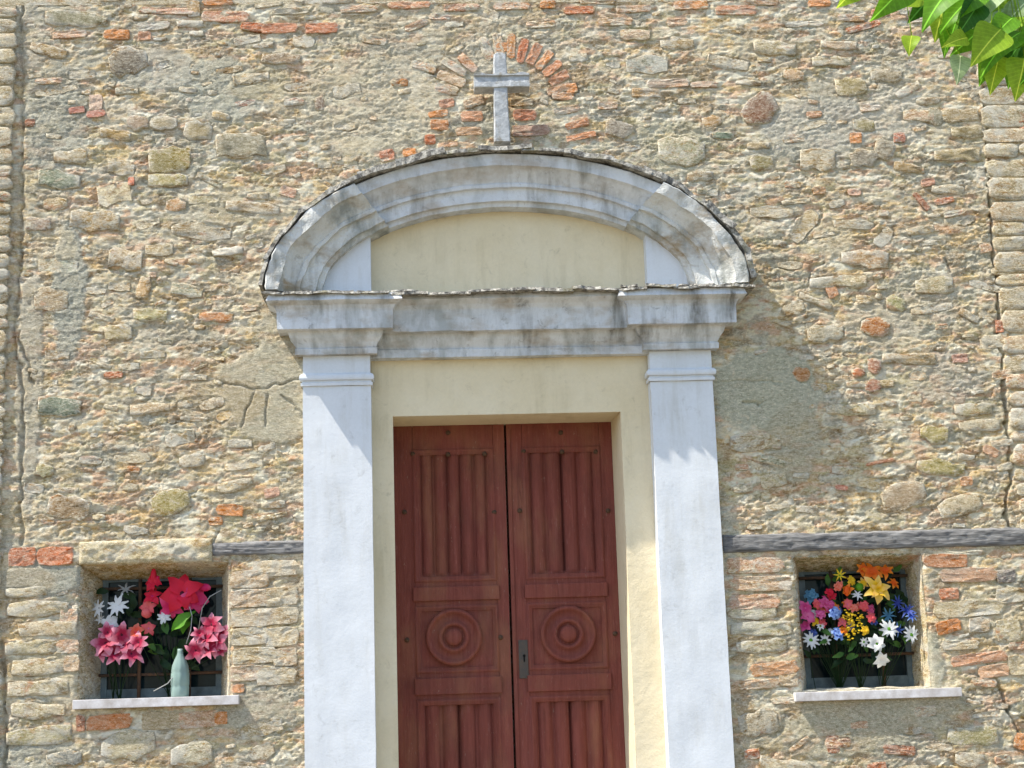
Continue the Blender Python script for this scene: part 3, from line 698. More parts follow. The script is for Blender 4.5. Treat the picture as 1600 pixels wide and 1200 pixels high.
for sd, cc, th in ((201, (.60, .42, .20), .22), (205, (.56, .36, .27), .30), (209, (.36, .38, .35), .18), (213, (.80, .76, .66), .24), (217, (.40, .36, .22), .34), (221, (.28, .19, .12), .26), (225, (.27, .25, .22), .32), (229, (.52, .30, .20), .34)):
    kk = np.clip((fbm(GX/.13, GZ/.055, sd, 4)-th)/.10, 0, 1)[..., None]*.72
    C = C*(1-kk)+np.array(cc)*kk
speck = fbm(GX/.045, GZ/.022, 37, 3)
C = np.where((speck > .42)[..., None], C*np.array([.82, .74, .62]), C)*1.22
for (cx, cz, rx, rz, col, cs, sm) in PATCH:
    i0, i1 = np.searchsorted(gx, [cx-rx*1.5, cx+rx*1.5]); j0, j1 = np.searchsorted(gz, [cz-rz*1.5, cz+rz*1.5])
    if i1 <= i0 or j1 <= j0: continue
    x, z = GX[j0:j1, i0:i1], GZ[j0:j1, i0:i1]
    d = ((x-cx)/rx)**2+((z-cz)/rz)**2
    d = d+.45*fbm(x/.08, z/.07, 50, 3)
    k = np.clip((1.15-d)/.3, 0, 1)
    C[j0:j1, i0:i1] = C[j0:j1, i0:i1]*(1-(k*cs)[..., None])+np.array(col)*(k*cs)[..., None]
    H[j0:j1, i0:i1] = H[j0:j1, i0:i1]*(1-k*sm)+k*sm*(.006+.0012*fbm(x/.09, z/.09, 51, 3))
# sink round the stones
for (kind, px, py, w_, h_, ang, col, sq, bare, proud) in sites:
    p = at(px, py); a, b = w_*PXM*.5, h_*PXM*.5; rr = max(a, b)*1.35
    i0, i1 = np.searchsorted(gx, [p.x-rr, p.x+rr]); j0, j1 = np.searchsorted(gz, [p.z-rr, p.z+rr])
    if i1 <= i0 or j1 <= j0: continue
    x, z = GX[j0:j1, i0:i1]-p.x, GZ[j0:j1, i0:i1]-p.z
    c, s_ = math.cos(R(ang)), math.sin(R(ang))
    u = x*c+z*s_; v = -x*s_+z*c
    d = (np.abs(u/a)**sq+np.abs(v/b)**sq)**(1/sq)
    wd = .10+.25*min(1, .012/b)
    gap = np.exp(-((d-1.04)/wd)**2)*np.clip(.35+.9*vn((x+p.x)/.06, (z+p.z)/.05, 60), 0, 1)
    H[j0:j1, i0:i1] += .004*np.exp(-((d-.97)/.16)**2)*np.clip(vn((x+p.x)/.05, (z+p.z)/.035, 64)*2.2-.2, 0, 1)
    gap = gap*(1+1.6*np.clip(vn((x+p.x)/.09, (z+p.z)/.05, 66)*2-.5, 0, 1))
    H[j0:j1, i0:i1] -= gap*.008*min(1, b/.022)*np.clip(.55-1.1*v/b, .1, 1)*(u*0+1) + np.where(d < .9, .004, 0)
for pts, wd, dp in CRACKS:
    for (ax_, az_), (bx_, bz_) in zip(pts[:-1], pts[1:]):
        mx0, mx1 = min(ax_, bx_)-.06, max(ax_, bx_)+.06; mz0, mz1 = min(az_, bz_)-.06, max(az_, bz_)+.06
        i0, i1 = np.searchsorted(gx, [mx0, mx1]); j0, j1 = np.searchsorted(gz, [mz0, mz1])
        if i1 <= i0 or j1 <= j0: continue
        x, z = GX[j0:j1, i0:i1], GZ[j0:j1, i0:i1]
        x = x+.014*vn(z/.05, x/.05, 70); z2 = z+.012*vn(x/.05, z/.05, 71)
        L = math.hypot(bx_-ax_, bz_-az_); ux, uz = (bx_-ax_)/L, (bz_-az_)/L
        tt = np.clip((x-ax_)*ux+(z2-az_)*uz, 0, L); d = np.hypot(x-ax_-tt*ux, z2-az_-tt*uz)*(1+.7*vn(x/.03, z/.03, 73))
        H[j0:j1, i0:i1] -= dp*np.clip(1.15-d/(wd*.6), 0, 1)
Y = -H
# openings
inpor = portal_mask(GX, GZ)
hole = inpor.copy()
for (a, b, c, d) in WO: hole |= (GX > a+.004) & (GX < c-.004) & (GZ > b+.004) & (GZ < d-.004)
# round the rim inwards a little at the openings
for (a, b, c, d) in WO:
    m = (GX > a-.03) & (GX < c+.03) & (GZ > b-.03) & (GZ < d+.03)
    dd = np.maximum(np.maximum(a-GX, GX-c), np.maximum(b-GZ, GZ-d))
    Y = np.where(m, Y+.012*np.clip(1-dd/.03, 0, 1)**2, Y)
idx = np.arange(nx*nz).reshape(nz, nx)
keep = ~(hole[:-1, :-1] | hole[1:, :-1] | hole[:-1, 1:] | hole[1:, 1:])
Fq = np.stack([idx[:-1, :-1], idx[:-1, 1:], idx[1:, 1:], idx[1:, :-1]], -1)[keep]
V = np.stack([GX.ravel(), Y.ravel(), GZ.ravel()], -1)
used = np.zeros(nx*nz, bool); used[Fq.ravel()] = True
remap = np.cumsum(used)-1
Cc = np.hstack([np.clip(C.reshape(-1, 3), .02, .85), np.ones((nx*nz, 1))])
me = mesh_np('mortar', V[used], remap[Fq], MAS, Cc[used], True)
link('mortar', me, wall)
del V, Fq, Cc, C, Y, H, GX, GZ
# solid body behind and beyond the sheet, then an added light-blocking slab
bm = bmesh.new()
bbox(bm, -9, X0, .0, .6, 0, 7); bbox(bm, X1, 9, .0, .6, 0, 7); bbox(bm, X0, X1, 0, .6, Z1, 7); bbox(bm, X0, xL0+.02, -.004, .6, 0, Z0); bbox(bm, xR1-.02, X1, -.004, .6, 0, Z0)
bbox(bm, -5, 5, .64, .75, 0, 7)  # unseen backing added to stop sky light leaking through the gaps
link('masonry_and_light_block', mesh_bm('masonry_and_light_block', bm, MAS, False, (.45, .40, .30, .6)), wall)

# window reveals
def reveal(o, i, Yd, seed, name='window_reveal', mat=MAS, col=(.40, .33, .20), amp=.006, yfr=.004, open_bottom=False, parent=wall, cols=None):
    """four uneven faces from the outer rectangle o (wall face) to the inner one i (depth Yd)"""
    V = []; Fc = []; CC = []
    def face(p0, p1, q0, q1, nrm, colr):
        L = max(2, int(math.dist(p0, p1)/.02)); Dn = 12; b0 = len(V)
        for j in range(-1, Dn+1):
            for k in range(L+1):
                a, b = k/L, max(0, j/Dn); fl_ = .03 if j < 0 else 0
                x = (p0[0]*(1-a)+p1[0]*a)*(1-b)+(q0[0]*(1-a)+q1[0]*a)*b
                z = (p0[1]*(1-a)+p1[1]*a)*(1-b)+(q0[1]*(1-a)+q1[1]*a)*b
                y = yfr*(1-b)+Yd*b
                e = min(a, 1-a)*L
                n_ = amp*float(fbm(x/.06+seed, (y+z)/.05, 80, 3))*(1 if e >= 1 else .2)*(1 if b < .97 else .2)
                V.append((x+nrm[0]*(n_-fl_)+(0 if nrm[0] or not fl_ else (k/L-.5)*.05), y+fl_*.6, z+nrm[1]*(n_-fl_)+(0 if nrm[1] or not fl_ else (k/L-.5)*.05)))
                k_ = 1+.25*float(fbm(x/.05+seed, (y+z)/.03, 83, 2)); CC.append((*[v*k_ for v in colr], .6))
        for j in range(Dn+1):
            for k in range(L):
                a = b0+j*(L+1)+k; Fc.append((a, a+1, a+L+2, a+L+1))
    A = [(o[0], o[1]), (o[2], o[1]), (o[2], o[3]), (o[0], o[3])]; B = [(i[0], i[1]), (i[2], i[1]), (i[2], i[3]), (i[0], i[3])]
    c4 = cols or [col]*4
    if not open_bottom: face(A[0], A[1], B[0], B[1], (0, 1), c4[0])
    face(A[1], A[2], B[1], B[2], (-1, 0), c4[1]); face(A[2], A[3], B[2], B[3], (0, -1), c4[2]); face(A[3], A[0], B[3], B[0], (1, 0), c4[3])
    me = mesh_np(name, V, Fc, mat, CC, True)
    return link(name, me, parent)
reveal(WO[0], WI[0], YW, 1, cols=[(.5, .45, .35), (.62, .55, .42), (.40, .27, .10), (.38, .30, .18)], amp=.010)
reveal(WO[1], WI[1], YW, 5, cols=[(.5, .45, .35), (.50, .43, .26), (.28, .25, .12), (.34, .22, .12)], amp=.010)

# rough stone lintel over the left window and the timbers
def slabmesh(name, x0, x1, z0, z1, y0, y1, mat, col, amp, seed, nxs=60, nzs=8, rough_edge=.004, grain=False):
    V = []; Fc = []; CC = []
    for j in range(nzs+1):
        for k in range(nxs+1):
            a, b = k/nxs, j/nzs; x = x0+(x1-x0)*a; z = z0+(z1-z0)*b
            e = 1-max(abs(2*b-1)**6, abs(2*a-1)**40)
            n_ = amp*float(fbm(x/.035+seed, z/(.012 if grain else .03), 90, 4))
            V.append((x, y0-n_+(1-e)*.010, z+rough_edge*float(fbm(x/.05+seed, z/.05, 92, 3))*(1.6 if b in (0, 1) else .5)))
            CC.append((*col, .75))
    n = len(V)
    for j in range(nzs):
        for k in range(nxs):
            a = j*(nxs+1)+k; Fc.append((a, a+1, a+nxs+2, a+nxs+1))
    # sides
    rim = [k for k in range(nxs+1)]+[j*(nxs+1)+nxs for j in range(1, nzs+1)]+[nzs*(nxs+1)+k for k in range(nxs-1, -1, -1)]+[j*(nxs+1) for j in range(nzs-1, 0, -1)]
    m = len(rim)
    for r_ in rim: V.append((V[r_][0], y1, V[r_][2])); CC.append((*col, .75))
    for q in range(m): Fc.append((rim[q], n+q, n+(q+1) % m, rim[(q+1) % m]))
    return mesh_np(name, V, Fc, mat, CC, True)
p0, p1 = at(124, 883), at(332, 841)
link('lintel_stone', slabmesh('lintel_stone', p0.x, p1.x, p0.z, p1.z, -.018, .06, MAS, (.60, .53, .36), .010, 3, 70, 14), wall, label='pale rough stone lintel over the window')
p0, p1 = at(331, 872), at(478, 843)
link('timber_beam', slabmesh('timber_beam', p0.x, p1.x, p0.z+.012, p1.z-.004, -.010, .06, OAK, (.3, .28, .25), .006, 13, 60, 12, .005, True), wall, label='short weathered grey timber beside the portal')
p0, p1 = at(1130, 860), at(1700, 832)
link('timber_beam', slabmesh('timber_beam', p0.x, p1.x, az(1250, 861), az(1250, 833), -.014, .06, OAK, (.2, .19, .19), .007, 17, 160, 12, .004, True), wall, label='long dark weathered timber over the window')

# ------------------------------------------------------------------ corner piers
pier = empty('corner_pier', (PIERX-.3, 0, 0), 'corner pier of worn brick and pale stone blocks at the left edge', 'pier', 'corner piers')
bm = bmesh.new(); bbox(bm, -4.1, PIERX-.012, -.012, .05, 0, Z1)
o = link('pier_core', mesh_bm('pier_core', bm, MAS, False, (.36, .32, .24, 1)), pier, wpos(pier)); o.data.transform(Matrix.Translation(-wpos(pier)))
z = 0.9; k = 0
def pier_block(root, xa, xb, za, zb, yface, col, bare, name='block'):
    cx, cz = (xa+xb)/2, (za+zb)/2
    V, Fc, eg = rough_piece(xb-xa, zb-za, 7, random.uniform(.004, .012), .03, 18, cx, cz, random.uniform(-1.5, 1.5), 0, .75)
    C = np.hstack([np.tile(np.array(col), (len(V), 1))*(1+.2*fbm(V[:, 0]/.03+cx, V[:, 2]/.02+cz, 23, 2))[:, None], (bare*(.3+.7*eg))[:, None]])
    link(name, mesh_np(name, V, Fc[:, ::-1], MAS, np.clip(C, 0, 1), True), root, (cx, yface, cz))
LPC = [CRM, TAN, RED, (.55, .45, .30), (.60, .52, .36), OLIVE, PALE, CRM, TAN, (.70, .64, .50), (.48, .38, .22)]
while z < 5.7:
    h = random.uniform(.07, .14); c = random.choice(LPC)
    if c in (RED, PALE): h = .07
    wd = random.choice([.28, .36, .22])
    pier_block(pier, PIERX-wd, PIERX+random.uniform(-.004, .006), z+.004, z+h-.004, -.014, c, .55)
    pier_block(pier, PIERX-wd-.34, PIERX-wd-.01, z+.004, z+h-.004, -.014, random.choice(LPC), .5)
    z += h
pier2 = empty('corner_pier', (ax(1600, 600)+.2, 0, 0), 'corner pier of large squared stone blocks beyond the tall crack on the right', 'pier', 'corner piers')
PX2 = ax(1568, 600); z = .9
RPC = [(.44, .36, .24), (.50, .42, .28), (.40, .33, .22), (.52, .40, .29), (.56, .42, .30), PALE, (.46, .40, .28)]
zt = az(1600, 850); zb_ = az(1600, 1200)
z = zt+.06
while z < 5.7:
    h = random.uniform(.07, .15); wd = random.choice([.22, .30, .40])
    pier_block(pier2, PX2+.012+random.uniform(0, .01), PX2+wd, z+.004, z+h-.004, -.002, random.choice(RPC), .6)
    pier_block(pier2, PX2+wd+.01, PX2+wd+.34, z+.004, z+h-.004, -.002, random.choice(RPC), .6)
    z += h

# ------------------------------------------------------------------ PORTAL
portal = empty('portal', (XC, YP, 0), 'classical doorway surround with white pilasters, cornice and segmental arched pediment with cream tympanum', 'portal')
def jit(x, z, y, amp, s=0):
    return amp*float(mnoise.noise(Vector((x*7+s, y*7, z*7)))) + amp*.5*float(mnoise.noise(Vector((x*27+s, y*27, z*27))))
def soften(bm, ang=.55):
    bmesh.ops.recalc_face_normals(bm, faces=bm.faces)
    for f in bm.faces: f.smooth = True
    for e in bm.edges:
        if len(e.link_faces) != 2 or e.calc_face_angle(0) > ang: e.smooth = False
def block_mesh(name, x0, x1, yf, yb, prof, mat, amp=.004, seed=0, refx=None):
    """stacked mitred outline: prof = (z, projection)"""
    V = []; Fc = []; n = None
    P2 = []
    for (z, p) in prof: P2.append((z, p))
    for (z, p) in P2:
        pts = []
        ns = max(3, int((x1-x0)/.03)); nd = 3
        xa, xb, ya = x0-p, x1+p, yf-p
        for k in range(nd): pts.append((xa, yb+(ya-yb)*k/nd))
        for k in range(ns): pts.append((xa+(xb-xa)*k/ns, ya))
        for k in range(nd+1): pts.append((xb, ya+(yb-ya)*k/nd))
        n = len(pts)
        for (x, y) in pts:
            V.append((x+jit(x, z, y, amp*.6, seed), y+jit(x, z, y, amp, seed+5), z+jit(x, z*.5, y, amp*.8, seed+9)))
    L = len(P2)
    for i in range(L-1):
        for k in range(n-1):
            a = i*n+k; Fc.append((a, a+n, a+n+1, a+1))
    me_f = [tuple(f) for f in Fc]
    me = bpy.data.meshes.new(name); caps = [tuple(range(n)), tuple(range((L-1)*n, L*n))[::-1]]
    me.from_pydata(V, [], me_f+caps); me.update()
    bm = bmesh.new(); bm.from_mesh(me); soften(bm); bm.to_mesh(me); bm.free()
    me.materials.append(mat)
    return me
def fine(prof):
    """round every arris a little: duplicate points 2 mm apart around corners, subdivide tall fillets"""
    out = []
    for i, (z, p) in enumerate(prof):
        if out:
            z0, p0 = out[-1]; d = math.hypot(z-z0, p-p0)
            if d > .012:
                t = .0035/d; out.append((z0+(z-z0)*t, p0+(p-p0)*t))
                m = int(d/.03)
                for q in range(1, m+1):
                    tq = q/(m+1); out.append((z0+(z-z0)*tq, p0+(p-p0)*tq))
                out.append((z-(z-z0)*t, p-(p-p0)*t))
        out.append((z, p))
    return out
def zprof(px, lst, yf):
    out = []; zp = 99
    for (py, p) in lst:
        zp = min(zp, az(px, py, yf-p)); out.append((zp, p))
    return out
ENT = [(456, .175), (466, .190), (470, .172), (474, .150), (480, .138), (484, .134), (511, .132), (511.5, .082), (515, .078), (524, .068), (533, .046), (541, .032), (542, .040), (551, .038), (551.5, .002)]
CAP = [(551.5, 0), (581, 0), (582, .012), (584, .020), (588, .022), (591, .018), (592, .007), (595, .006), (595.5, .014), (600, .013), (601, .001)]
ENTC = [(456, .175), (466, .188), (470, .172), (475, .150), (481, .136), (484, .132), (516, .130), (516.5, .078), (520, .074), (530, .060), (540, .036), (544, .030), (545, .038), (557, .036), (557.5, 0)]
for (x0, x1, pxm, dy, lab) in ((xL0, xL1, 528, 2, 'left'), (xR0, xR1, 1066, -6, 'right')):
    sh = lambda lst: [(a+dy, b) for a, b in lst]
    pr = zprof(pxm, sh(ENT), YP)
    prc = zprof(pxm, sh(CAP), YP)
    zs = prc[-1][0]
    o = link('entablature_block', block_mesh('entablature_block', x0, x1, YP, .05, fine(pr), GRIMY, .004, pxm), portal, (0, 0, 0))
    prc[0] = (pr[-1][0]-.0015, 0)
    link('capital', block_mesh('capital', x0+.002, x1-.002, YP+.002, .05, fine(prc), WHITE, .003, pxm+3), portal, (0, 0, 0))
    shaft = [(zs-.001, 0)]+[(zs-.001-(zs-.62)*k/40, 0) for k in range(1, 41)]
    link('pilaster_shaft', block_mesh('pilaster_shaft', x0, x1, YP, .10, shaft, WHITE, .004, pxm+7), portal, (0, 0, 0))
    pl = [(.62, .0), (.60, .03), (.45, .035), (.02, .035)]
    link('plinth', block_mesh('plinth', x0, x1, YP, .10, fine(pl), WHITE, .003, pxm+9), portal, (0, 0, 0))
YC = YP+.065
prc_ = zprof(795, [(a-1, b) for a, b in ENTC], YC)
me = block_mesh('cornice', xL1+.02, xR0-.02, YC, .14, fine(prc_), GRIMY, .004, 77)
# straight centre run: undo the side projections by letting it run into the blocks
link('cornice', me, portal, (0, 0, 0))

# cream field with the door opening, its reveals and soffit
def strip_grid(x0, x1, z0, z1, y, amp=.0015, st=.03):
    a = max(1, int((x1-x0)/st)); b = max(1, int((z1-z0)/st)); V = []; Fc = []
    for j in range(b+1):
        for k in range(a+1):
            x = x0+(x1-x0)*k/a; z = z0+(z1-z0)*j/b
            V.append((x, y+jit(x, z, 0, amp, 3), z))
    for j in range(b):
        for k in range(a):
            q = j*(a+1)+k; Fc.append((q, q+1, q+a+2, q+a+1))
    return V, Fc
V = []; Fc = []
zt_ = prc_[-1][0]+.05
for (a, b, c, d) in ((xL1-.02, dL, .45, ZD), (dR, xR0+.02, .45, ZD), (xL1-.02, dL, ZD, zt_), (dL, dR, ZD, zt_), (dR, xR0+.02, ZD, zt_)):
    v, f = strip_grid(a, b, c, d, YF); o_ = len(V); V += v; Fc += [tuple(q+o_ for q in g) for g in f]
def quadgrid(A, B, C_, D, n=8, m=30):
    global V, Fc
    o_ = len(V)
    for j in range(m+1):
        for k in range(n+1):
            a, b = k/n, j/m
            p = (Vector(A)*(1-a)+Vector(B)*a)*(1-b)+(Vector(D)*(1-a)+Vector(C_)*a)*b
            V.append(tuple(p))
    for j in range(m):
        for k in range(n):
            q = o_+j*(n+1)+k; Fc.append((q, q+1, q+n+2, q+n+1))
E = .012
ydb = YD+.06
quadgrid((dL, YF, .45), (dL-.01, ydb, .45), (dL-.01, ydb, ZD), (dL, YF, ZD))
quadgrid((dR, YF, .45), (dR-.02, ydb, .45), (dR-.02, ydb, ZD), (dR, YF, ZD))
quadgrid((dL, YF, ZD), (dL-.01, ydb, ZD), (dR-.02, ydb, ZD), (dR, YF, ZD))
me = mesh_np('plaster_field', V, np.array(Fc), YEL, None, True)
bm = bmesh.new(); bm.from_mesh(me); bmesh.ops.remove_doubles(bm, verts=bm.verts, dist=.0008); bmesh.ops.recalc_face_normals(bm, faces=bm.faces)
for f in bm.faces: f.smooth = False
bm.to_mesh(me); bm.free()
link('plaster_field', me, portal, (0, 0, 0))

# pediment
ztop_c = prc_[0][0]
ZB = (az(420, 452, -.2)+az(1170, 444, -.2))/2        # springing line, top of the cornice slates
aO = (ax(1172, 445, -.22)-ax(413, 455, -.22))/2; bO = az(790, 238, -.2)-ZB
XA = (ax(1172, 445, -.22)+ax(413, 455, -.22))/2
aI = aO*.775; bI = az(795, 328, .03)-ZB
APROF = [(0, .195), (.02, .200), (.25, .192), (.27, .172), (.34, .150), (.44, .122), (.54, .105), (.56, .112), (.63, .110), (.64, .088), (.66, .085), (.90, .083), (.91, .060), (.93, .057), (1.0, .052), (1.0, -.10)]
def arch_mesh(name, ang0, ang1, yf, mat, seed, ends=True, wobble=.004):
    n = max(6, int(abs(ang1-ang0)/R(1.6))); pr = []
    for i, (t, p) in enumerate(APROF):
        if pr and t-pr[-1][0] > .05:
            for q in (1, 2): pr.append((pr[-1][0]+(t-pr[-1][0])*.5, pr[-1][1]+(p-pr[-1][1])*.5))
        pr.append((t, p))
    pr = [(-.0, -.08)]+pr
    V = []; Fc = []; m = len(pr)
    for k in range(n+1):
        a = ang0+(ang1-ang0)*k/n
        for (t, p) in pr:
            A, B = aO+(aI-aO)*t, bO+(bI-bO)*t
            x = XA+A*math.cos(a); z = ZB+B*math.sin(a); y = yf-p
            V.append((x+jit(x, z, y, wobble, seed), y+jit(x, z, y, wobble*1.3, seed+4), z+jit(x, z, y, wobble, seed+8)))
    for k in range(n):
        for i in range(m-1):
            q = k*m+i; Fc.append((q, q+1, q+m+1, q+m))
    me = bpy.data.meshes.new(name); me.from_pydata(V, [], Fc+[tuple(range(m)), tuple(range(n*m, n*m+m))[::-1]]); me.update()
    bm = bmesh.new(); bm.from_mesh(me); soften(bm); bm.to_mesh(me); bm.free()
    me.materials.append(mat); return me
xWL, xWR = ax(579, 400, YP), ax(1010, 400, YP)
tL = math.acos(min(1, (XA-xWL)/aO*1.0)); tR = math.acos((xWR-XA)/aO)
# the wings break forward over the pilasters; radial joints
def angle_at(x, k=.9): return math.acos(max(-1, min(1, (x-XA)/(aO*k))))
aL = angle_at(xWL); aR = angle_at(xWR)
link('arch_moulding', arch_mesh('arch_moulding', R(0.2), aR, YP+.012, WORN, 3, wobble=.013), portal, (0, 0, 0))
link('arch_moulding', arch_mesh('arch_moulding', aR, aL, YP+.055, MIDW, 1), portal, (0, 0, 0))
link('arch_moulding', arch_mesh('arch_moulding', aL, R(179.8), YP+.012, WORN, 6, wobble=.012), portal, (0, 0, 0))
def wing(x0, x1, name, y0, mat):
    bm = bmesh.new(); pts = []
    n = 24
    for k in range(n+1):
        x = x0+(x1-x0)*k/n; c_ = min(1, abs(x-XA)/(aI*1.03)); pts.append((x, ZB-.03+0*k))
    top = []
    for k in range(n, -1, -1):
        x = x0+(x1-x0)*k/n; c_ = min(1, abs(x-XA)/(aI*1.06)); top.append((x, ZB+bI*1.08*math.sqrt(max(0, 1-c_*c_))))
    loop = pts+top
    f = [bm.verts.new((x, y0, z)) for x, z in loop]; b = [bm.verts.new((x, .14, z)) for x, z in loop]
    bm.faces.new(f); bm.faces.new(b[::-1])
    for i in range(len(f)): bm.faces.new((f[i], b[i], b[(i+1) % len(f)], f[(i+1) % len(f)]))
    bmesh.ops.remove_doubles(bm, verts=bm.verts, dist=.0005)
    link(name, mesh_bm(name, bm, mat), portal, (0, 0, 0))
wing(XA-aI*1.04, xWL, 'wing_panel', YP+.006, WHITE); wing(xWR, XA+aI*1.04, 'wing_panel', YP+.006, WHITE)
v, f = strip_grid(xWL-.05, xWR+.05, ZB-.05, ZB+bI*1.3, YF)
link('tympanum', mesh_np('tympanum', v, np.array(f), YEL, None, True), portal, (0, 0, 0))

# slates on the cornice and over the arch
def slate_mesh(L, D0, D1, T, seed):
    """long along x, from y=D0 (back) to y=-D1 (lip), ragged outline"""
    V = []; Fc = []; n = 7; ph = random.uniform(0, 9)
    lip = [(-L/2+L*k/n, -D1+.006*math.sin(ph+k*1.1)+random.uniform(-.004, .004)) for k in range(n+1)]
    top = []; bot = []
    for k, (x, y) in enumerate(lip):
        dz = .003*math.sin(ph*2+k*.8)+random.uniform(-.0012, .0012)
        top.append((x+random.uniform(-.005, .005), y+random.uniform(0, .012), T*random.uniform(.93, 1.05)+dz)); bot.append((x, y, dz-.001))
    mid_t = [(x, -D1*.6, T*random.uniform(.9, 1.3)) for x, _ in lip]; bk_t = [(x, D0, T*1.2) for x, _ in lip]; bk_b = [(x, D0, 0) for x, _ in lip]
    rows = [bk_b, bot, top, mid_t, bk_t]
    for r_ in rows: V += r_
    m = n+1
    for j in range(4):
        for k in range(n): Fc.append((j*m+k, j*m+k+1, (j+1)*m+k+1, (j+1)*m+k))
    Fc.append(tuple(j*m for j in range(5))); Fc.append(tuple(j*m+n for j in range(4, -1, -1)))
    for k in range(n): Fc.append((4*m+k, 4*m+k+1, k+1, k))
    bm = bmesh.new(); vs = [bm.verts.new(v_) for v_ in V]
    for f_ in Fc: bm.faces.new([vs[q] for q in f_])
    return mesh_bm('slate', bm, SLATE)
xs = ax(410, 455, -.24); xe = ax(1174, 447, -.24); x = xs
while x < xe-.03:
    L = random.uniform(.12, .26); L = min(L, xe-x+.02)
    blk = (x+L/2 < xL1+.12) or (x+L/2 > xR0-.12)
    lip = .240 if blk else .222
    me = slate_mesh(L*1.06, .10, lip, random.uniform(.011, .018), 0)
    zl = ZB-.030+(x-xs)/(xe-xs)*.004
    o = link('slate', me, portal, (x+L/2, 0, zl+random.uniform(-.003, .004)))
    o.rotation_euler = (R(random.uniform(-1, 3)), R(random.uniform(-1.2, 1.2)), R(random.uniform(-2, 2)))
    if random.random() < .5:
        o = link('slate', slate_mesh(L*.7, .10, lip-.03, .010, 0), portal, (x+L/2+random.uniform(-.03, .03), 0, zl+.014))
    x += L*.97
NA = 17
for k in range(NA):
    a = R(3)+(R(174))*(k+.5)/NA
    X = XA+(aO+.008)*math.cos(a); Z = ZB+(bO+.006)*math.sin(a)
    tx, tz = -aO*math.sin(a), bO*math.cos(a); seglen = math.hypot(tx, tz)*R(174)/NA
    th = math.atan2(-tz, -tx) if True else 0
    me = slate_mesh(seglen*1.25, .04, .228, random.uniform(.018, .042), 0)
    o = link('slate', me, portal, (X, 0, Z+random.uniform(-.003, .005)))
    # local x along the tangent, local z outwards
    o.rotation_euler = (0, -th + R(random.uniform(-5, 5)), 0)
    if k % 2 == 0:
        o = link('slate', slate_mesh(seglen*.9, .04, .18, .012, 0), portal, (X+.012*math.cos(a), 0, Z+.014)); o.rotation_euler = (0, -th+R(random.uniform(-5, 5)), 0)

# cross on the pediment
zc0 = az(783, 222, -.12); cx = ax(783, 170, -.12)
crossE = empty('stone_cross', (cx, -.12, zc0-.02), 'small weathered pale grey stone cross standing on top of the arched pediment', 'cross')
bm = bmesh.new()
def rbox(bm, x0, x1, y0, y1, z0, z1, nz_, amp, seed, taper=1.0):
    rings = []
    n = 4
    for j in range(nz_+1):
        t = j/nz_; z = z0+(z1-z0)*t; s_ = 1+(taper-1)*t
        c_ = (x0+x1)/2; hx = (x1-x0)/2*s_
        e = .006
        pts = [(c_-hx+e, y0), (c_+hx-e, y0), (c_+hx, y0+e), (c_+hx, y1-e), (c_+hx-e, y1), (c_-hx+e, y1), (c_-hx, y1-e), (c_-hx, y0+e)]
        rings.append([bm.verts.new((x+jit(x, z, y, amp, seed), y+jit(x, z, y, amp, seed+3), z)) for x, y in pts])
    for a, b in zip(rings[:-1], rings[1:]):
        for k in range(8): bm.faces.new((a[k], a[(k+1) % 8], b[(k+1) % 8], b[k]))
    bm.faces.new(rings[0][::-1]); bm.faces.new(rings[-1])
hw = 12.5*PXM
ztp = az(783, 86, -.12); zat, zab = az(783, 120, -.12)-zc0, az(783, 141, -.12)-zc0
rbox(bm, -hw, hw, -.045, .045, -.01, ztp-zc0-.012, 18, .005, 2, .82)
rbox(bm, -hw*.7, hw*.7, -.04, .04, ztp-zc0-.013, ztp-zc0, 2, .004, 4, .7)
link('upright', mesh_bm('upright', bm, CROSS), crossE, (cx, -.12, zc0))
bm = bmesh.new()
xa, xb = ax(741, 132, -.15)-cx, ax(827, 132, -.15)-cx
for (a, b) in ((xa, xb),):
    n = 18; rings = []
    for k in range(n+1):
        x = a+(b-a)*k/n; ty = .052 if abs(x) > hw*1.3 else .050
        zt2 = zat+(.006*math.sin(k*.9)); pts = [(-ty, zab+.004), (-ty, zab+.03), (-ty+.006, zat-.018), (-ty-.006, zat-.012), (-ty-.006, zt2), (.05, zt2), (.05, zab), (-ty+.006, zab)]
        rings.append([bm.verts.new((x, y+jit(x, z, y, .003, 6), z+jit(x, z, y, .004, 8))) for y, z in pts])
    for p_, q_ in zip(rings[:-1], rings[1:]):
        for k in range(8): bm.faces.new((p_[k], p_[(k+1) % 8], q_[(k+1) % 8], q_[k]))
    bm.faces.new(rings[0]); bm.faces.new(rings[-1][::-1])
link('crossbar', mesh_bm('crossbar', bm, CROSS), crossE, (cx, -.12, zc0))

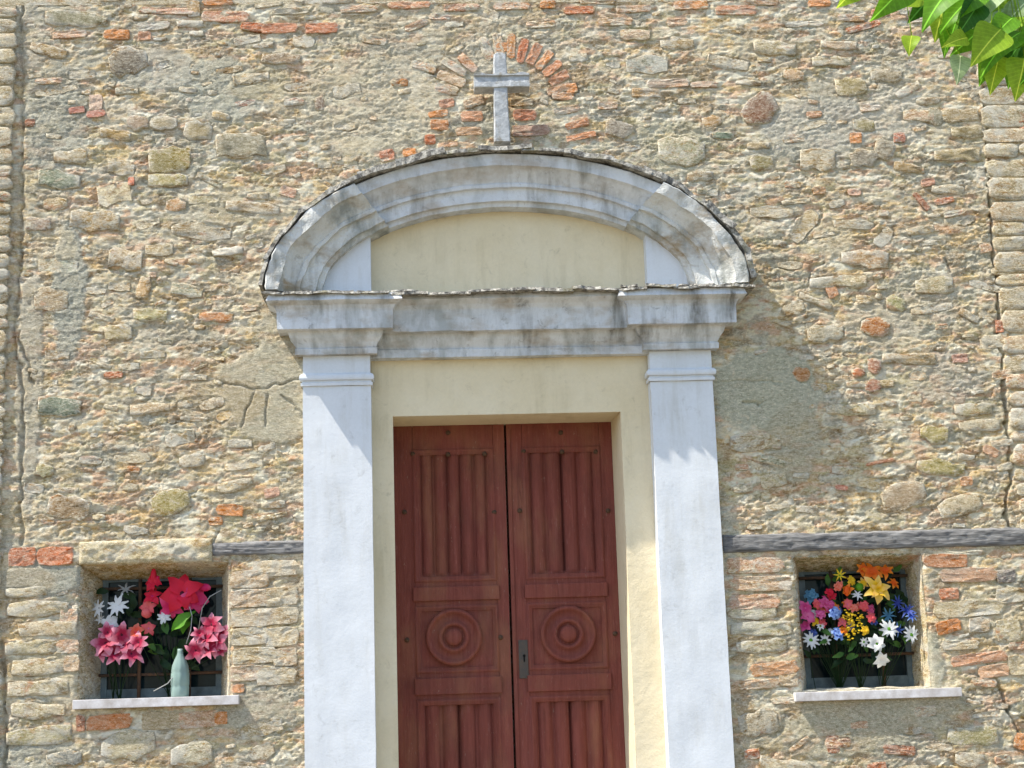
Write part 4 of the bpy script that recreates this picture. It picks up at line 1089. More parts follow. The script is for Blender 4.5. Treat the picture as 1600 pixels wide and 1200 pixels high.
# ------------------------------------------------------------------ DOOR
zDt = ZD-.004 + .0
door = empty('double_door', ((dL+dR)/2, YD, .45), 'old red-brown panelled wooden double door with carved round rosettes and reeded panels', 'door')
mid = ax(796, 900, YD)
def reed_panel(name, x0, x1, z0, z1, y, n, depth, seed, taper_top=.05, taper_bot=.08):
    a = n*10; b = 60; V = []; Fc = []
    for j in range(b+1):
        for k in range(a+1):
            u, v_ = k/a, j/b; x = x0+(x1-x0)*u; z = z0+(z1-z0)*v_
            m = .08; uu = (u-m)/(1-2*m)
            d = 0
            if 0 < uu < 1:
                e = min((v_*(z1-z0))/taper_bot, ((1-v_)*(z1-z0))/taper_top, 1); e = max(0, e)
                e2 = max(0, min(1, (e-.35)*3))
                fr = (uu*n) % 1
                d = -depth*abs(math.sin(math.pi*fr))**.6*e2 + depth*e2
                d = depth*e2*(1-abs(math.sin(math.pi*fr))**.5)
                d += depth*.8*(1-e2)*.3
            V.append((x, y+d+.0012*float(mnoise.noise(Vector((x*30, seed, z*6)))), z))
    for j in range(b):
        for k in range(a):
            q = j*(a+1)+k; Fc.append((q, q+1, q+a+2, q+a+1))
    return mesh_np(name, V, np.array(Fc), DOOR, None, False)
def bxp(name, parent, x0, x1, y0, y1, z0, z1, bev=.004, mat=None, label=None):
    bm = bmesh.new(); c_ = Vector(((x0+x1)/2, y0, (z0+z1)/2))
    bbox(bm, x0-c_.x, x1-c_.x, 0, y1-y0, z0-c_.z, z1-c_.z, bev)
    return link(name, mesh_bm(name, bm, mat or DOOR), parent, c_, label)
def recess(leaf, x0, x1, z0, z1, y):
    """ogee moulding round a panel opening as four mitred bars joined into one frame"""
    bm = bmesh.new(); pr = [(-.006, 0), (.002, -.013), (.012, -.012), (.018, -.004), (.026, -.006), (.032, .010)]
    cs = [(x0, z0, 1, 1), (x1, z0, -1, 1), (x1, z1, -1, -1), (x0, z1, 1, -1)]; rings = []
    for (x, z, sx, sz) in cs: rings.append([bm.verts.new((x+sx*d-x0, e, z+sz*d-z0)) for d, e in pr])
    for i in range(4):
        a, b = rings[i], rings[(i+1) % 4]
        for k in range(5): bm.faces.new((a[k], b[k], b[k+1], a[k+1]))
    return link('moulding', mesh_bm('moulding', bm, DOOR, True), leaf, (x0, y, z0))
ROS = [(.0, -.030), (.012, -.031), (.030, -.029), (.046, -.024), (.050, -.010), (.056, -.006), (.062, -.008), (.068, -.020), (.076, -.026), (.086, -.022), (.094, -.010), (.106, -.006), (.124, -.008), (.134, -.014), (.142, -.024), (.151, -.027), (.160, -.022), (.164, -.006), (.165, .004)]
rV, rF = lathe_y([(a_, b_*1.5) for a_, b_ in ROS], 44)
ros_me = mesh_np('rosette', rV, rF[:, ::-1], DOOR, None, True)
nV, nF = lathe_y([(0, -.013), (.009, -.011), (.014, -.005), (.015, .004)], 12)
nail_me = mesh_np('nail', nV, nF[:, ::-1], IRON, None, True)
yb = YD+.05
def zz(py): return az(796, py, YD)
zb0 = .46
for side in (0, 1):
    xa, xb = ((dL-.008, mid-.006) if side == 0 else (mid+.006, dR-.017))
    leaf_bm = bmesh.new(); bbox(leaf_bm, xa, xb, YD+.066, YD+.10, zb0, ZD+.01)
    leaf = link('door_leaf', mesh_bm('door_leaf', leaf_bm, DOOR), door, (0, 0, 0))
    pa, pb = (ax(648, 900, YD), ax(776, 900, YD)) if side == 0 else (ax(822, 900, YD), ax(945, 900, YD))
    bxp('stile', leaf, xa, pa, YD, YD+.022, zb0, ZD+.01, .003); bxp('stile', leaf, pb, xb, YD, YD+.022, zb0, ZD+.01, .003)
    for (pt, pbm) in ((660, 700), (906, 944), (1048, 1090)):
        bxp('rail', leaf, pa+.001, pb-.001, YD-.001, YD+.022, zz(pbm), zz(pt) if pt > 700 else ZD+.01, .003)
        if pt > 700: bxp('rail', leaf, pa-.012, pb+.012, YD-.018, YD-.001, zz(pbm-8), zz(pt+8), .006)
    bxp('rail', leaf, pa+.001, pb-.001, YD-.001, YD+.022, zb0, .62, .003)
    link('panel', reed_panel('panel', pa, pb, zz(906), zz(700), YD+.010, 4 if side else 5, .050, side), leaf, (0, 0, 0))
    link('panel', reed_panel('panel', pa, pb, .62, zz(1090), YD+.010, 4, .050, side+4), leaf, (0, 0, 0))
    bxp('panel', leaf, pa, pb, YD+.012, YD+.022, zz(1048), zz(944), 0)
    recess(leaf, pa, pb, zz(906), zz(700), YD+.003); recess(leaf, pa, pb, zz(1048), zz(944), YD+.003); recess(leaf, pa, pb, .62, zz(1090), YD+.003)
    rx = ax(709 if side == 0 else 888, 993, YD); rz = az(796, 993, YD)
    o = link('rosette', ros_me, leaf, (rx, YD+.010, rz)); o.rotation_euler = (0, random.random(), 0)
    nl = [(645, 709), (700, 710), (757, 709), (632, 800), (772, 800), (636, 1000), (782, 996), (700, 676), (706, 926), (708, 1066)] if side == 0 else [(818, 705), (878, 706), (931, 706), (812, 798), (950, 798), (961, 990), (876, 676), (884, 926), (886, 1062)]
    for (a, b) in nl:
        q = at(a, b, YD); link('nail', nail_me, leaf, (q.x, YD-.001, q.z))
    if side == 1:
        p = at(818, 1030, YD)
        lk = bxp('lock_plate', leaf, p.x-.027, p.x+.027, YD-.006, YD-.001, p.z-.11, p.z+.11, .002, LOCK, 'dark metal lock plate with keyhole')
        bm = bmesh.new(); r_ = bmesh.ops.create_cone(bm, cap_ends=True, segments=14, radius1=.008, radius2=.008, depth=.004, matrix=Matrix.Rotation(R(90), 4, 'X'))
        bbox(bm, -.004, .004, -.002, .002, -.035, -.002)
        me = mesh_bm('keyhole', bm, DARK)
        o = bpy.data.objects.new('keyhole', me); COL.objects.link(o); o.parent = leaf; o.location = (p.x+.004-wpos(leaf).x, YD-.008-wpos(leaf).y, p.z+.02-wpos(leaf).z)
        bxp('astragal', leaf, xa, xa+.022, YD-.009, YD-.001, zb0, ZD-.03, .003)
# steps below
st = empty('door_steps', ((dL+dR)/2, -.3, 0), 'worn stone steps up to the double door, below the photo', 'steps')
for k in range(3):
    bm = bmesh.new(); bbox(bm, dL-.35, dR+.35, -.35-.32*(2-k), YD+.1, .15*k, .15*(k+1), .012)
    me = mesh_bm('step', bm, STONE); me.transform(Matrix.Translation(-wpos(st))); link('step', me, st, wpos(st))

# ------------------------------------------------------------------ WINDOWS
def window(i, label, sillpx, bars_v, bars_h, rail_px):
    x0, z0, x1, z1 = WI[i]
    wn = empty('barred_window', ((x0+x1)/2, YW, z0), label, 'window', 'barred flower windows')
    f = .030
    bm = bmesh.new()
    bbox(bm, x0-.01, x0+f, YW-.012, YW+.03, z0-.01, z1+.01, .002); bbox(bm, x1-f, x1+.01, YW-.012, YW+.03, z0-.01, z1+.01, .002)
    bbox(bm, x0+f, x1-f, YW-.010, YW+.03, z0-.01, z0+f*2.0, .002); bbox(bm, x0+f, x1-f, YW-.010, YW+.03, z1-.012, z1+.01, .002)
    me = mesh_bm('window_frame', bm, FRAME); me.transform(Matrix.Translation(-wpos(wn))); link('window_frame', me, wn, wpos(wn))
    bm = bmesh.new(); bbox(bm, x0+f, x1-f, YW+.012, YW+.018, z0+2*f, z1-.012)
    me = mesh_bm('pane', bm, PANE); me.transform(Matrix.Translation(-wpos(wn))); link('pane', me, wn, wpos(wn))
    yb_ = YW-.045
    for px in bars_v:
        x = ax(px, 1000, yb_); bm = bmesh.new(); tube(bm, [(0, 0, -.0), (0.002, 0, (z1-z0)*.5), (0, 0, z1-z0)], .0105, 8)
        link('iron_bar', mesh_bm('iron_bar', bm, IRON, True), wn, (x, yb_, z0))
    for py in bars_h:
        z = az((sillpx[0]+sillpx[2])/2, py, yb_); bm = bmesh.new(); tube(bm, [(0, 0, 0), ((x1-x0)*.5, 0, -.002), (x1-x0+.02, 0, 0)], .009, 8)
        link('iron_bar', mesh_bm('iron_bar', bm, IRON, True), wn, (x0-.01, yb_+.012, z))
    ys = -.045
    p0, p1 = at(sillpx[0], sillpx[3], ys), at(sillpx[2], sillpx[1], ys)
    zt = az((sillpx[0]+sillpx[2])/2, (sillpx[1]+sillpx[1])/2, ys); zb = zt-13.5*PXM
    bm = bmesh.new()
    bbox(bm, p0.x, p1.x, ys, YW+.01, zb, zt, .003)
    me = mesh_bm('marble_sill', bm, MARBLE); me.transform(Matrix.Translation(-wpos(wn))); link('marble_sill', me, wn, wpos(wn), label='thin white marble sill slab')
    return zt
zs0 = window(0, 'deep square window with rusty bars and white sill left of the portal, above a bright orange brick', (113, 1090, 373, 1103), (218, 296), (918, 1053), 0)
zs1 = window(1, 'deep square window with white sill right of the portal, under the long dark timber', (1243, 1078, 1503, 1088), (1305, 1377), (900, 1022), 0)
bm = bmesh.new()

# ------------------------------------------------------------------ FLOWERS
def petal_mesh(key, w_=.34, curl=.25, tip=1.0, n=6, cup=.12, sd=0):
    """length 1 along +x, face towards +z"""
    V = []; Fc = []
    for i in range(n+1):
        t = i/n; wd = w_*(math.sin(math.pi*min(1, t**.75*.96+.03)))**.8*(1 if tip >= 1 else 1)
        if i == n: wd = w_*.06*tip
        z = curl*(math.sin(t*2.2)) - curl*1.2*t*t
        for s_ in (-1, 0, 1): V.append((t+.03*math.sin(sd*5+s_), s_*wd*(.5+.07*math.sin(sd*3+i*1.9+s_*2))+.05*math.sin(sd+t*2.5)*t, z+(cup*wd if s_ else -.0)+.05*math.sin(sd*2+i*1.7+s_*1.5)*(1 if s_ else 0)+(.16*math.sin(sd*4.1))*t*t))
    for i in range(n):
        for k in (0, 1):
            q = i*3+k; Fc.append((q, q+1, q+4, q+3))
    return mesh_np('petal', V, np.array(Fc), petal_mat(key), None, True)
_pm = {}
def pm(key, kind):
    v_ = random.randrange(4)
    if (key, kind, v_) in _pm: return _pm[(key, kind, v_)]
    a = dict(lily=(.58, .35, 1), broad=(.72, .30, 1), daisy=(.36, .12, 6), leaf=(.42, .2, 1), strap=(.20, .3, 1), rose=(.95, .45, 9), small=(.5, .1, 6))[kind]
    _pm[(key, kind, v_)] = petal_mesh(key, a[0]*random.uniform(.85, 1.15), a[1], a[2], 6 if kind != 'small' else 3, .12, v_*1.7+.4); return _pm[(key, kind, v_)]
def blob_mesh(name, mat, n=10, sc=(1, 1, 1), rough=.15):
    bm = bmesh.new(); bmesh.ops.create_icosphere(bm, subdivisions=2, radius=1.0)
    for v in bm.verts: v.co = Vector((v.co.x*sc[0], v.co.y*sc[1], v.co.z*sc[2]))*(1+rough*mnoise.noise(v.co*3))
    return mesh_bm(name, bm, mat, True)
_bl = {}
def blob(key):
    if key not in _bl: _bl[key] = blob_mesh('bud', petal_mat(key))
    return _bl[key]
def flower(bunch, px, py, r, key, kind='lily', n=6, Y=.0, cen='yellow', tilt=None, cs=.16, layers=1, elong=0):
    """a bloom whose middle stands at photo point px,py on the plane y = Y; r in photo pixels"""
    p = at(px, py, Y); rm = r*PXM
    o = link('bloom', blob(cen), bunch, p)
    fx, fz = tilt if tilt else (random.uniform(-.45, .45), random.uniform(-.15, .55))
    d = Vector((fx, -1, fz)).normalized()
    o.rotation_euler = d.to_track_quat('Z', 'Y').to_euler()
    c = rm*cs; o.scale = (c, c, c*.6)
    ph = random.uniform(0, 6.28)
    for L in range(layers):
        m = n if L == 0 else n-1
        for k in range(m):
            q = bpy.data.objects.new('petal', pm(key, kind)); COL.objects.link(q); q.parent = o
            a = ph+2*math.pi*(k+L*.5)/m + random.uniform(-.12, .12); s_ = (rm/c)*random.uniform(.88, 1.08)*(1 if L == 0 else .7)
            up = random.uniform(-.1, .25)+L*.45
            q.rotation_euler = (random.uniform(-.25, .25), -up, a); q.scale = (s_*random.uniform(.85, 1.1), s_, s_); q.location = (0, 0, .1+L*.2)
    return p
def rose(bunch, px, py, r, key, Y=0.0):
    return flower(bunch, px, py, r, key, 'rose', 6, Y, key, None, .3, 3)
def rose_(bunch, px, py, r, key, Y=0.0):
    p = at(px, py, Y); rm = r*PXM; V = []; Fc = []
    for L in range(4):
        n = 5; rr = 1-.22*L
        for k in range(n):
            a0 = 2*math.pi*(k+.5*L)/n; b0 = len(V)
            for j in range(4):
                for i in range(5):
                    a = a0+(i-2)/2*.85; t = j/3; rad = rr*(.25+.75*math.sin(t*1.5))*(1-.12*abs(i-2)*t)
                    V.append((rad*math.cos(a), rad*math.sin(a), -.35+t*(.75+.12*L)-.10*abs(i-2)*t))
            for j in range(3):
                for i in range(4):
                    q = b0+j*5+i; Fc.append((q, q+1, q+6, q+5))
    me = mesh_np('bloom', np.array(V)*rm, np.array(Fc), petal_mat(key), None, True)
    o = link('bloom', me, bunch, p); o.rotation_euler = Vector((random.uniform(-.4, .4), -1, random.uniform(-.1, .5))).to_track_quat('Z', 'Y').to_euler()
    return p
def bud(bunch, px, py, r, key, Y=0.0, sc=(1, 1, 1)):
    o = link('bud', blob(key), bunch, at(px, py, Y)); rm = r*PXM; o.scale = (rm*sc[0], rm*sc[1], rm*sc[2]); return o
def leaf_at(bunch, px, py, r, key, Y=0.0, ang=None, kind='leaf'):
    q = link('leaf', pm(key, kind), bunch, at(px, py, Y)); rm = r*PXM; q.scale = (rm, rm, rm)
    a = random.uniform(0, 6.28) if ang is None else ang
    # lie roughly facing the viewer
    q.rotation_euler = (Matrix.Rotation(random.uniform(-.5, .5), 3, 'Z') @ Matrix.Rotation(random.uniform(-.7, .3), 3, 'X') @ Matrix.Rotation(R(90), 3, 'X') @ Matrix.Rotation(a, 3, 'Z')).to_euler()
def stems(bunch, pts, foot, key='dark_green', r=.0022):
    bm = bmesh.new(); fo = Vector(foot); c_ = wpos(bunch)
    for p in pts:
        p = Vector(p)+Vector((0, .012, 0)); m = (p+fo)/2+Vector((random.uniform(-.02, .02), .02, .0))
        tube(bm, [p-c_, m*.5+p*.5-c_, m-c_, fo+Vector((random.uniform(-.008, .008), 0, 0))-c_], r, 5)
    link('stems', mesh_bm('stems', bm, petal_mat(key), True), bunch, c_)
def bunch_root(label, px, py, Y, z=None):
    p = at(px, py, Y)
    return empty('flower_bunch', (p.x, Y, zs0 if z is None else z), label, 'flowers', 'artificial flowers in the windows')

YA = .10
# left window ---------------------------------------------------------------
b = bunch_root('white daisies at the far left of the left window', 175, 1085, YA)
P = [flower(b, 184, 947, 18, 'white', 'daisy', 9, YA-.02, 'white', (-.1, .3), .12), flower(b, 155, 950, 15, 'white', 'daisy', 8, YA, 'dim', (-.7, .2), .12), flower(b, 172, 974, 15, 'white', 'broad', 6, YA, 'white', (.1, .1)),
     flower(b, 196, 922, 16, 'dim', 'strap', 7, YA+.06, 'dim', (.2, .9)), flower(b, 158, 968, 10, 'white', 'daisy', 7, YA+.02, 'dim', (-.5, 0))]
stems(b, P, (b.location.x, YA+.05, zs0))
for k in range(7): leaf_at(b, random.uniform(165, 215), random.uniform(915, 985), 24, 'dark_green', YA+.05)
b = bunch_root('large crimson red blooms at the top of the left window', 262, 1085, YA)
P = [flower(b, 284, 928, 33, 'red', 'broad', 7, YA-.02, 'dark', (.15, .15), .17, 1), flower(b, 302, 934, 25, 'crimson', 'broad', 6, YA, 'dark', (.6, .1)), flower(b, 268, 948, 22, 'crimson', 'lily', 6, YA-.01, 'pink', (-.3, -.3)),
     flower(b, 240, 912, 16, 'red', 'broad', 6, YA-.01, 'red', (-.3, .5)), flower(b, 232, 948, 13, 'salmon', 'broad', 6, YA, 'salmon'), flower(b, 238, 932, 16, 'red', 'broad', 5, YA, 'crimson'),
     flower(b, 212, 988, 16, 'coral', 'broad', 6, YA-.02, 'red'), flower(b, 232, 982, 12, 'salmon', 'broad', 5, YA-.02, 'pink'), flower(b, 256, 965, 12, 'white', 'small', 8, YA-.01, 'white', (0, .3), .35)]
bud(b, 240, 900, 7, 'red', YA, (.7, .7, 1.7)); bud(b, 229, 958, 8, 'salmon', YA); bud(b, 246, 908, 6, 'crimson', YA, (.7, .7, 1.4)); bud(b, 320, 918, 6, 'crimson', YA, (1.6, .7, 1))
stems(b, P, (b.location.x, YA+.05, zs0))
for k in range(26): leaf_at(b, random.uniform(215, 300), random.uniform(935, 1035), random.uniform(20, 34), random.choice(['dark_green', 'dark_green', 'green']), YA+.045)
leaf_at(b, 268, 985, 46, 'bright_green', YA-.01, R(38)); leaf_at(b, 285, 990, 38, 'bright_green', YA, R(80)); leaf_at(b, 262, 990, 30, 'green', YA, R(120))
b = bunch_root('pink and white lilies low at the left side of the left window', 185, 1085, YA)
P = [flower(b, a_, c_, r_, 'lily', 'lily', 6, YA-.04, 'dark', None, .12) for (a_, c_, r_) in ((165, 1005, 24), (190, 992, 22), (205, 1022, 22), (178, 1022, 20), (217, 1004, 18), (168, 988, 16), (193, 1008, 18), (160, 1018, 15))]
stems(b, P, (b.location.x, YA+.03, zs0))
for k in range(6): leaf_at(b, random.uniform(160, 225), random.uniform(985, 1035), 20, 'dark_green', YA+.02)
# bottle
bp = at(281, 1085, YA-.02)
bz = zs0+.001
prof = [(.0, 0), (.046, 0), (.049, .006), (.049, .05), (.046, .058), (.049, .066), (.049, .125), (.046, .132), (.047, .14), (.043, .17), (.030, .205), (.018, .23), (.015, .245), (.0155, .262), (.013, .262), (.0, .262)]
Vb = []; Fb = []; n = 28
for r_, z_ in prof:
    for k in range(n):
        a = 2*math.pi*k/n; rr = r_*(1+.05*math.cos(9*a)*(1 if .02 < z_ < .21 else 0)); Vb.append((rr*math.cos(a), rr*math.sin(a), z_))
for i in range(len(prof)-1):
    for k in range(n): Fb.append((i*n+k, i*n+(k+1) % n, (i+1)*n+(k+1) % n, (i+1)*n+k))
me = mesh_np('plastic_bottle', Vb, np.array(Fb), BOTTLE, None, True)
o = link('plastic_bottle', me, None, (bp.x, YA-.02, bz)); props(o, 'pale green ribbed plastic bottle used as a vase on the left window sill', 'bottle')
b = bunch_root('pink and white lilies in the plastic bottle at the right side of the left window', 300, 1010, YA-.02, bz+.255)
P = [flower(b, a_, c_, r_, 'lily', 'lily', 6, YA-.05, 'dark', None, .12) for (a_, c_, r_) in ((331, 976, 23), (338, 1003, 23), (306, 1016, 21), (322, 998, 20), (346, 988, 17), (312, 990, 15), (326, 1016, 17), (344, 1016, 14))]
stems(b, P, (bp.x, YA-.02, bz+.12))
for k in range(7): leaf_at(b, random.uniform(295, 340), random.uniform(975, 1025), 20, 'dark_green', YA+.0)
bm = bmesh.new(); c_ = wpos(b)
for pts in ([(291, 1006), (298, 985), (300, 962), (296, 948)], [(310, 985), (316, 950), (328, 932), (346, 922)], [(240, 1080), (262, 1068), (285, 1040)]):
    tube(bm, [at(x_, y_, YA-.05)-c_ for x_, y_ in pts], .0028, 5)
link('dry_stem', mesh_bm('dry_stem', bm, petal_mat('dim'), True), b, c_)

# right window --------------------------------------------------------------
YB = .10; rb = lambda lab, px: bunch_root(lab, px, 1050, YB, zs1)
b = rb('orange and yellow lilies at the top of the right window', 1360)
P = [flower(b, 1371, 921, 25, 'cream', 'lily', 6, YB-.04, 'yellow', (.1, .1), .12, 2), flower(b, 1362, 895, 20, 'orange', 'lily', 6, YB-.01, 'orange', (0, .5)), flower(b, 1384, 893, 15, 'orange', 'lily', 6, YB, 'orange'),
     flower(b, 1348, 890, 13, 'orange', 'lily', 6, YB+.01, 'dark'), flower(b, 1312, 899, 13, 'yellow', 'strap', 7, YB-.01, 'bright_green'), flower(b, 1340, 930, 9, 'white', 'daisy', 7, YB-.02, 'white'), flower(b, 1325, 921, 10, 'orange', 'broad', 5, YB-.02, 'orange')]
P += [rose(b, 1310, 916, 9, 'coral', YB-.03), rose(b, 1296, 926, 8, 'red', YB-.02), rose(b, 1330, 908, 8, 'yellow', YB-.01), flower(b, 1348, 912, 11, 'cream', 'lily', 6, YB, 'yellow'), flower(b, 1396, 912, 11, 'orange', 'lily', 6, YB, 'orange')]; bud(b, 1323, 924, 6, 'orange', YB-.03, (.7, .7, 1.3)); bud(b, 1343, 918, 7, 'bright_green', YB)
stems(b, P, (b.location.x-.05, YB+.05, zs1))
for k in range(30): leaf_at(b, random.uniform(1290, 1405), random.uniform(885, 960), 20, random.choice(['dark_green', 'green', 'dark_green']), YB+.05)
b = rb('pink and blue blooms with yellow sprays at the left and middle of the right window', 1300)
P = [rose(b, 1268, 932, 13, 'teal', YB), rose(b, 1304, 959, 12, 'blue', YB-.04), rose(b, 1309, 990, 11, 'blue', YB-.03), rose(b, 1289, 944, 12, 'pink', YB-.02),
     flower(b, 1258, 950, 14, 'magenta', 'broad', 6, YB-.03, 'pink'), flower(b, 1262, 964, 14, 'pink', 'broad', 6, YB-.04, 'magenta'), flower(b, 1258, 978, 11, 'magenta', 'broad', 5, YB-.03, 'pink'),
     flower(b, 1324, 944, 10, 'salmon', 'broad', 6, YB-.02, 'pink'), flower(b, 1300, 932, 9, 'red', 'broad', 5, YB, 'red'), flower(b, 1316, 972, 10, 'salmon', 'broad', 5, YB-.02, 'pink')]
for (x_, y_, r_, k_) in ((1350, 946, 9, 'salmon'), (1361, 965, 9, 'salmon'), (1334, 950, 8, 'coral'), (1296, 945, 9, 'pink'), (1282, 960, 9, 'magenta'), (1318, 985, 8, 'orange'), (1352, 985, 8, 'yellow'), (1276, 944, 8, 'salmon')):
    P.append(rose(b, x_, y_, r_, k_, YB-.025))
for (x_, y_, r_) in ((1290, 1000, 9), (1282, 978, 8), (1350, 1003, 8)): P.append(flower(b, x_, y_, r_, 'white', 'small', 8, YB-.01, 'bright_green', None, .25))
for k in range(16):
    P.append(rose(b, random.uniform(1264, 1365), random.uniform(938, 1000), random.uniform(6, 9), random.choice(['pink', 'salmon', 'coral', 'white', 'yellow', 'magenta', 'indigo', 'orange']), YB+.0))
for (cx_, cy_, rr_, m_) in ((1338, 975, 17, 60), (1324, 960, 9, 26), (1327, 991, 9, 22)):
    bm = bmesh.new(); c_ = at(cx_, cy_, YB-.03)
    for k in range(m_):
        a = random.uniform(0, 6.28); d = rr_*math.sqrt(random.random())*PXM
        mm = Matrix.Translation((d*math.cos(a), random.uniform(-.012, .02), d*math.sin(a))) @ Matrix.Scale(random.uniform(.004, .007), 4)
        bmesh.ops.create_icosphere(bm, subdivisions=1, radius=1.0, matrix=mm @ Matrix.Rotation(a, 4, 'X') @ Matrix.Diagonal((1.4, .6, .8, 1)))
    link('yellow_spray', mesh_bm('yellow_spray', bm, petal_mat('yellow'), False), b, c_); P.append(c_)
stems(b, P, (b.location.x+.05, YB+.05, zs1))
for k in range(44): leaf_at(b, random.uniform(1262, 1375), random.uniform(940, 1035), random.uniform(14, 24), random.choice(['dark_green', 'green', 'dark_green']), YB+.03)
b = rb('white daisies and dark blue blooms at the right side of the right window', 1385)
P = [flower(b, 1389, 983, 16, 'white', 'daisy', 11, YB-.05, 'bright_green', (.1, .1), .22), flower(b, 1424, 992, 15, 'white', 'daisy', 11, YB-.06, 'bright_green', (.2, .1), .22), flower(b, 1370, 1006, 15, 'white', 'broad', 7, YB-.04, 'bright_green', (-.1, .1), .2),
     flower(b, 1376, 1030, 14, 'white', 'broad', 7, YB-.04, 'white', (.2, -.6), .2), flower(b, 1418, 954, 15, 'indigo', 'strap', 9, YB-.03, 'blue'), flower(b, 1424, 962, 12, 'blue', 'strap', 9, YB-.04, 'blue'),
     flower(b, 1402, 942, 13, 'indigo', 'strap', 9, YB, 'indigo'), flower(b, 1388, 962, 13, 'teal', 'strap', 9, YB-.02, 'teal'), flower(b, 1402, 984, 12, 'blue', 'strap', 8, YB-.02, 'indigo')]
stems(b, P, (b.location.x-.02, YB+.05, zs1))
for k in range(20): leaf_at(b, random.uniform(1365, 1430), random.uniform(930, 1010), 20, random.choice(['dark_green', 'dark_green', 'green']), YB+.03)
b = rb('single white daisy low in the left corner of the right window', 1267)
P = [flower(b, 1267, 1000, 14, 'white', 'daisy', 11, YB-.04, 'bright_green', (-.1, .1), .24)]
stems(b, P, (b.location.x+.03, YB+.05, zs1)); leaf_at(b, 1285, 985, 16, 'green', YB-.01); leaf_at(b, 1292, 1000, 18, 'green', YB-.01); leaf_at(b, 1318, 1020, 20, 'green', YB)

# ------------------------------------------------------------------ TREE with the leaves that hang into the top right corner
YT = -3.0
troot = (3.3, -3.2, 0)
tree = empty('leafy_tree', troot, 'leafy green tree whose broad leaves hang in front of the wall, top right', 'tree')
bm = bmesh.new(); T0 = Vector(troot)
tube(bm, [(0, 0, 0), (.03, .02, 1.2), (-.03, .0, 2.4), (.02, .03, 3.6), (0, 0, 4.8)], .15, 12, .06)
link('trunk', mesh_bm('trunk', bm, BARK, True), tree, T0)
def leafmesh(mat, w_=.5, seed=0):
    V = []; Fc = []; n = 9
    for i in range(n+1):
        t = i/n; wd = w_*math.sin(math.pi*t**.62)**.9*(1-.25*t) if 0 < i < n else .012
        z = .10*math.sin(t*2.6)-.22*t*t
        for k, s_ in enumerate((-1, -.5, 0, .5, 1)): V.append((t, s_*wd*.5, z+.13*wd*abs(s_)+.02*math.sin(9*t+seed+s_*2)*abs(s_)))
    for i in range(n):
        for k in range(4):
            q = i*5+k; Fc.append((q, q+1, q+6, q+5))
    return mesh_np('leaf', V, np.array(Fc), mat, None, True)
LM = [leafmesh(m, random.uniform(.66, .84), i) for i, m in enumerate(LEAFS)]
def tleaf(base, tip, size_scale=1.0, mi=0, face=None):
    base = Vector(base); tip = Vector(tip); d = tip-base; L = d.length; d.normalize()
    nrm = Vector(face) if face else Vector((random.uniform(-.5, .5), -1, random.uniform(-.2, .8)))
    nrm = (nrm-d*nrm.dot(d)).normalized(); sd = nrm.cross(d)
    o = link('leaf', LM[mi], tree, base); o.rotation_euler = Matrix((d, sd, nrm)).transposed().to_euler(); o.scale = (L, L*random.uniform(.85, 1.1), L)
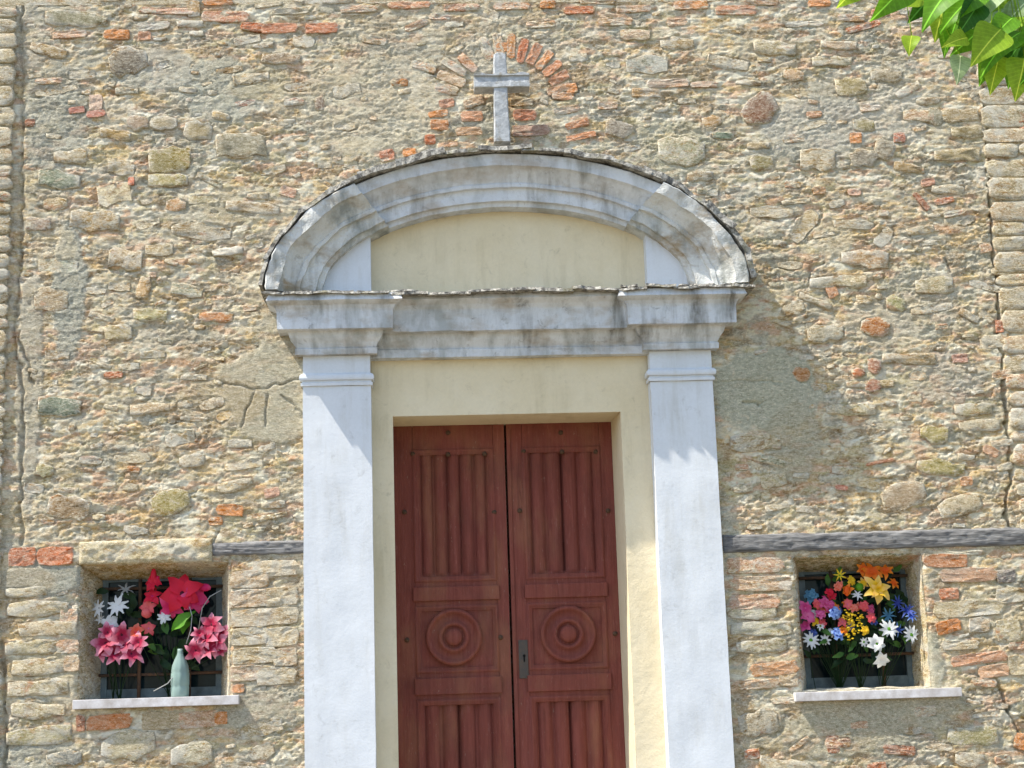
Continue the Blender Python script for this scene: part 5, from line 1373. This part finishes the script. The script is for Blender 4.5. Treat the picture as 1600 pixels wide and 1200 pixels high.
# branch reaching over the corner; twigs carry the leaves
BR_ = [Vector((3.3, -3.2, 3.6)), at(1900, -220, YT), at(1720, -170, YT), at(1560, -110, YT), at(1400, -80, YT)]
bm = bmesh.new(); tube(bm, [p-T0 for p in BR_], .035, 8, .010)
link('branch', mesh_bm('branch', bm, BARK, True), tree, T0)
LV = [((1418, -30), (1368, 28), 0), ((1435, -10), (1372, 6), 1), ((1340, -30), (1314, 10), 1), ((1500, -30), (1440, 36), 0), ((1466, -20), (1424, 30), 3), ((1478, -6), (1462, 58), 1), ((1500, 18), (1480, 74), 0), ((1528, 6), (1498, 54), 3),
      ((1560, -20), (1520, 34), 2), ((1538, -24), (1500, 26), 0), ((1548, 10), (1500, 62), 2), ((1605, 20), (1560, 84), 2), ((1620, -10), (1570, 34), 2), ((1618, 50), (1556, 112), 3), ((1612, 70), (1565, 104), 0), ((1560, 92), (1548, 142), 1), ((1545, 84), (1534, 130), 0),
      ((1600, 96), (1588, 152), 1), ((1575, 90), (1580, 135), 0), ((1500, 90), (1497, 128), 2), ((1424, 58), (1420, 84), 1), ((1590, -40), (1548, 10), 0), ((1640, 30), (1590, 70), 0), ((1508, 60), (1475, 70), 1), ((1535, 40), (1492, 84), 0), ((1640, -20), (1600, 30), 3),
      ((1580, 30), (1545, 66), 0), ((1600, 60), (1572, 100), 3), ((1560, 50), (1520, 96), 1), ((1630, 90), (1598, 128), 0), ((1488, 40), (1474, 84), 0), ((1400, -34), (1392, 16), 3)]
bm = bmesh.new()
LV += [((1600, 10), (1540, 60), 1), ((1625, 75), (1580, 120), 0), ((1590, 55), (1530, 110), 0), ((1530, -10), (1470, 40), 0)]
for (b0, t0, mi) in LV:
    dp = random.uniform(-.15, .15)
    B = at(b0[0]*1.1-t0[0]*.1, b0[1]*1.1-t0[1]*.1, YT+dp); Tt = at(t0[0], t0[1], YT+dp-.03); tleaf(B, Tt, 1, mi)
    # petiole up to the branch
    s_ = min(range(1, 5), key=lambda i: (BR_[i]-B).length); tgt = BR_[s_]
    tube(bm, [B-T0, (B*.6+tgt*.4)+Vector((.01, .02, .03))-T0, tgt-T0], .0022, 5)
link('twigs', mesh_bm('twigs', bm, LEAFS[1], True), tree, T0)
# the crown above, out of the picture
bm = bmesh.new()
for k in range(9):
    a = random.uniform(0, 6.28); e = Vector((3.5+1.0*math.cos(a), -3.2+.8*math.sin(a), random.uniform(4.6, 5.8))); tube(bm, [Vector((3.3, -3.2, random.uniform(3, 4.6)))-T0, e-T0], .03, 6, .008)
link('limbs', mesh_bm('limbs', bm, BARK, True), tree, T0)
V = []; Fc = []
for k in range(2600):
    a = random.uniform(0, 6.28); u = random.random()**.5
    c_ = Vector((3.9+1.25*u*math.cos(a), -3.3+1.2*u*math.sin(a), random.uniform(4.4, 6.2)))-T0
    q = Matrix.Rotation(random.uniform(0, 6.28), 3, 'Z') @ Matrix.Rotation(random.uniform(-.9, .9), 3, 'X'); s_ = random.uniform(.07, .12); b0 = len(V)
    for p in ((0, 0, 0), (.4, .25, .03), (1, 0, -.1), (.4, -.25, .03)): V.append(tuple(c_+q @ Vector(p)*s_))
    Fc.append((b0, b0+1, b0+2, b0+3))
link('crown', mesh_np('crown', V, np.array(Fc), LEAFS[0], None, True), tree, T0, kind='stuff')
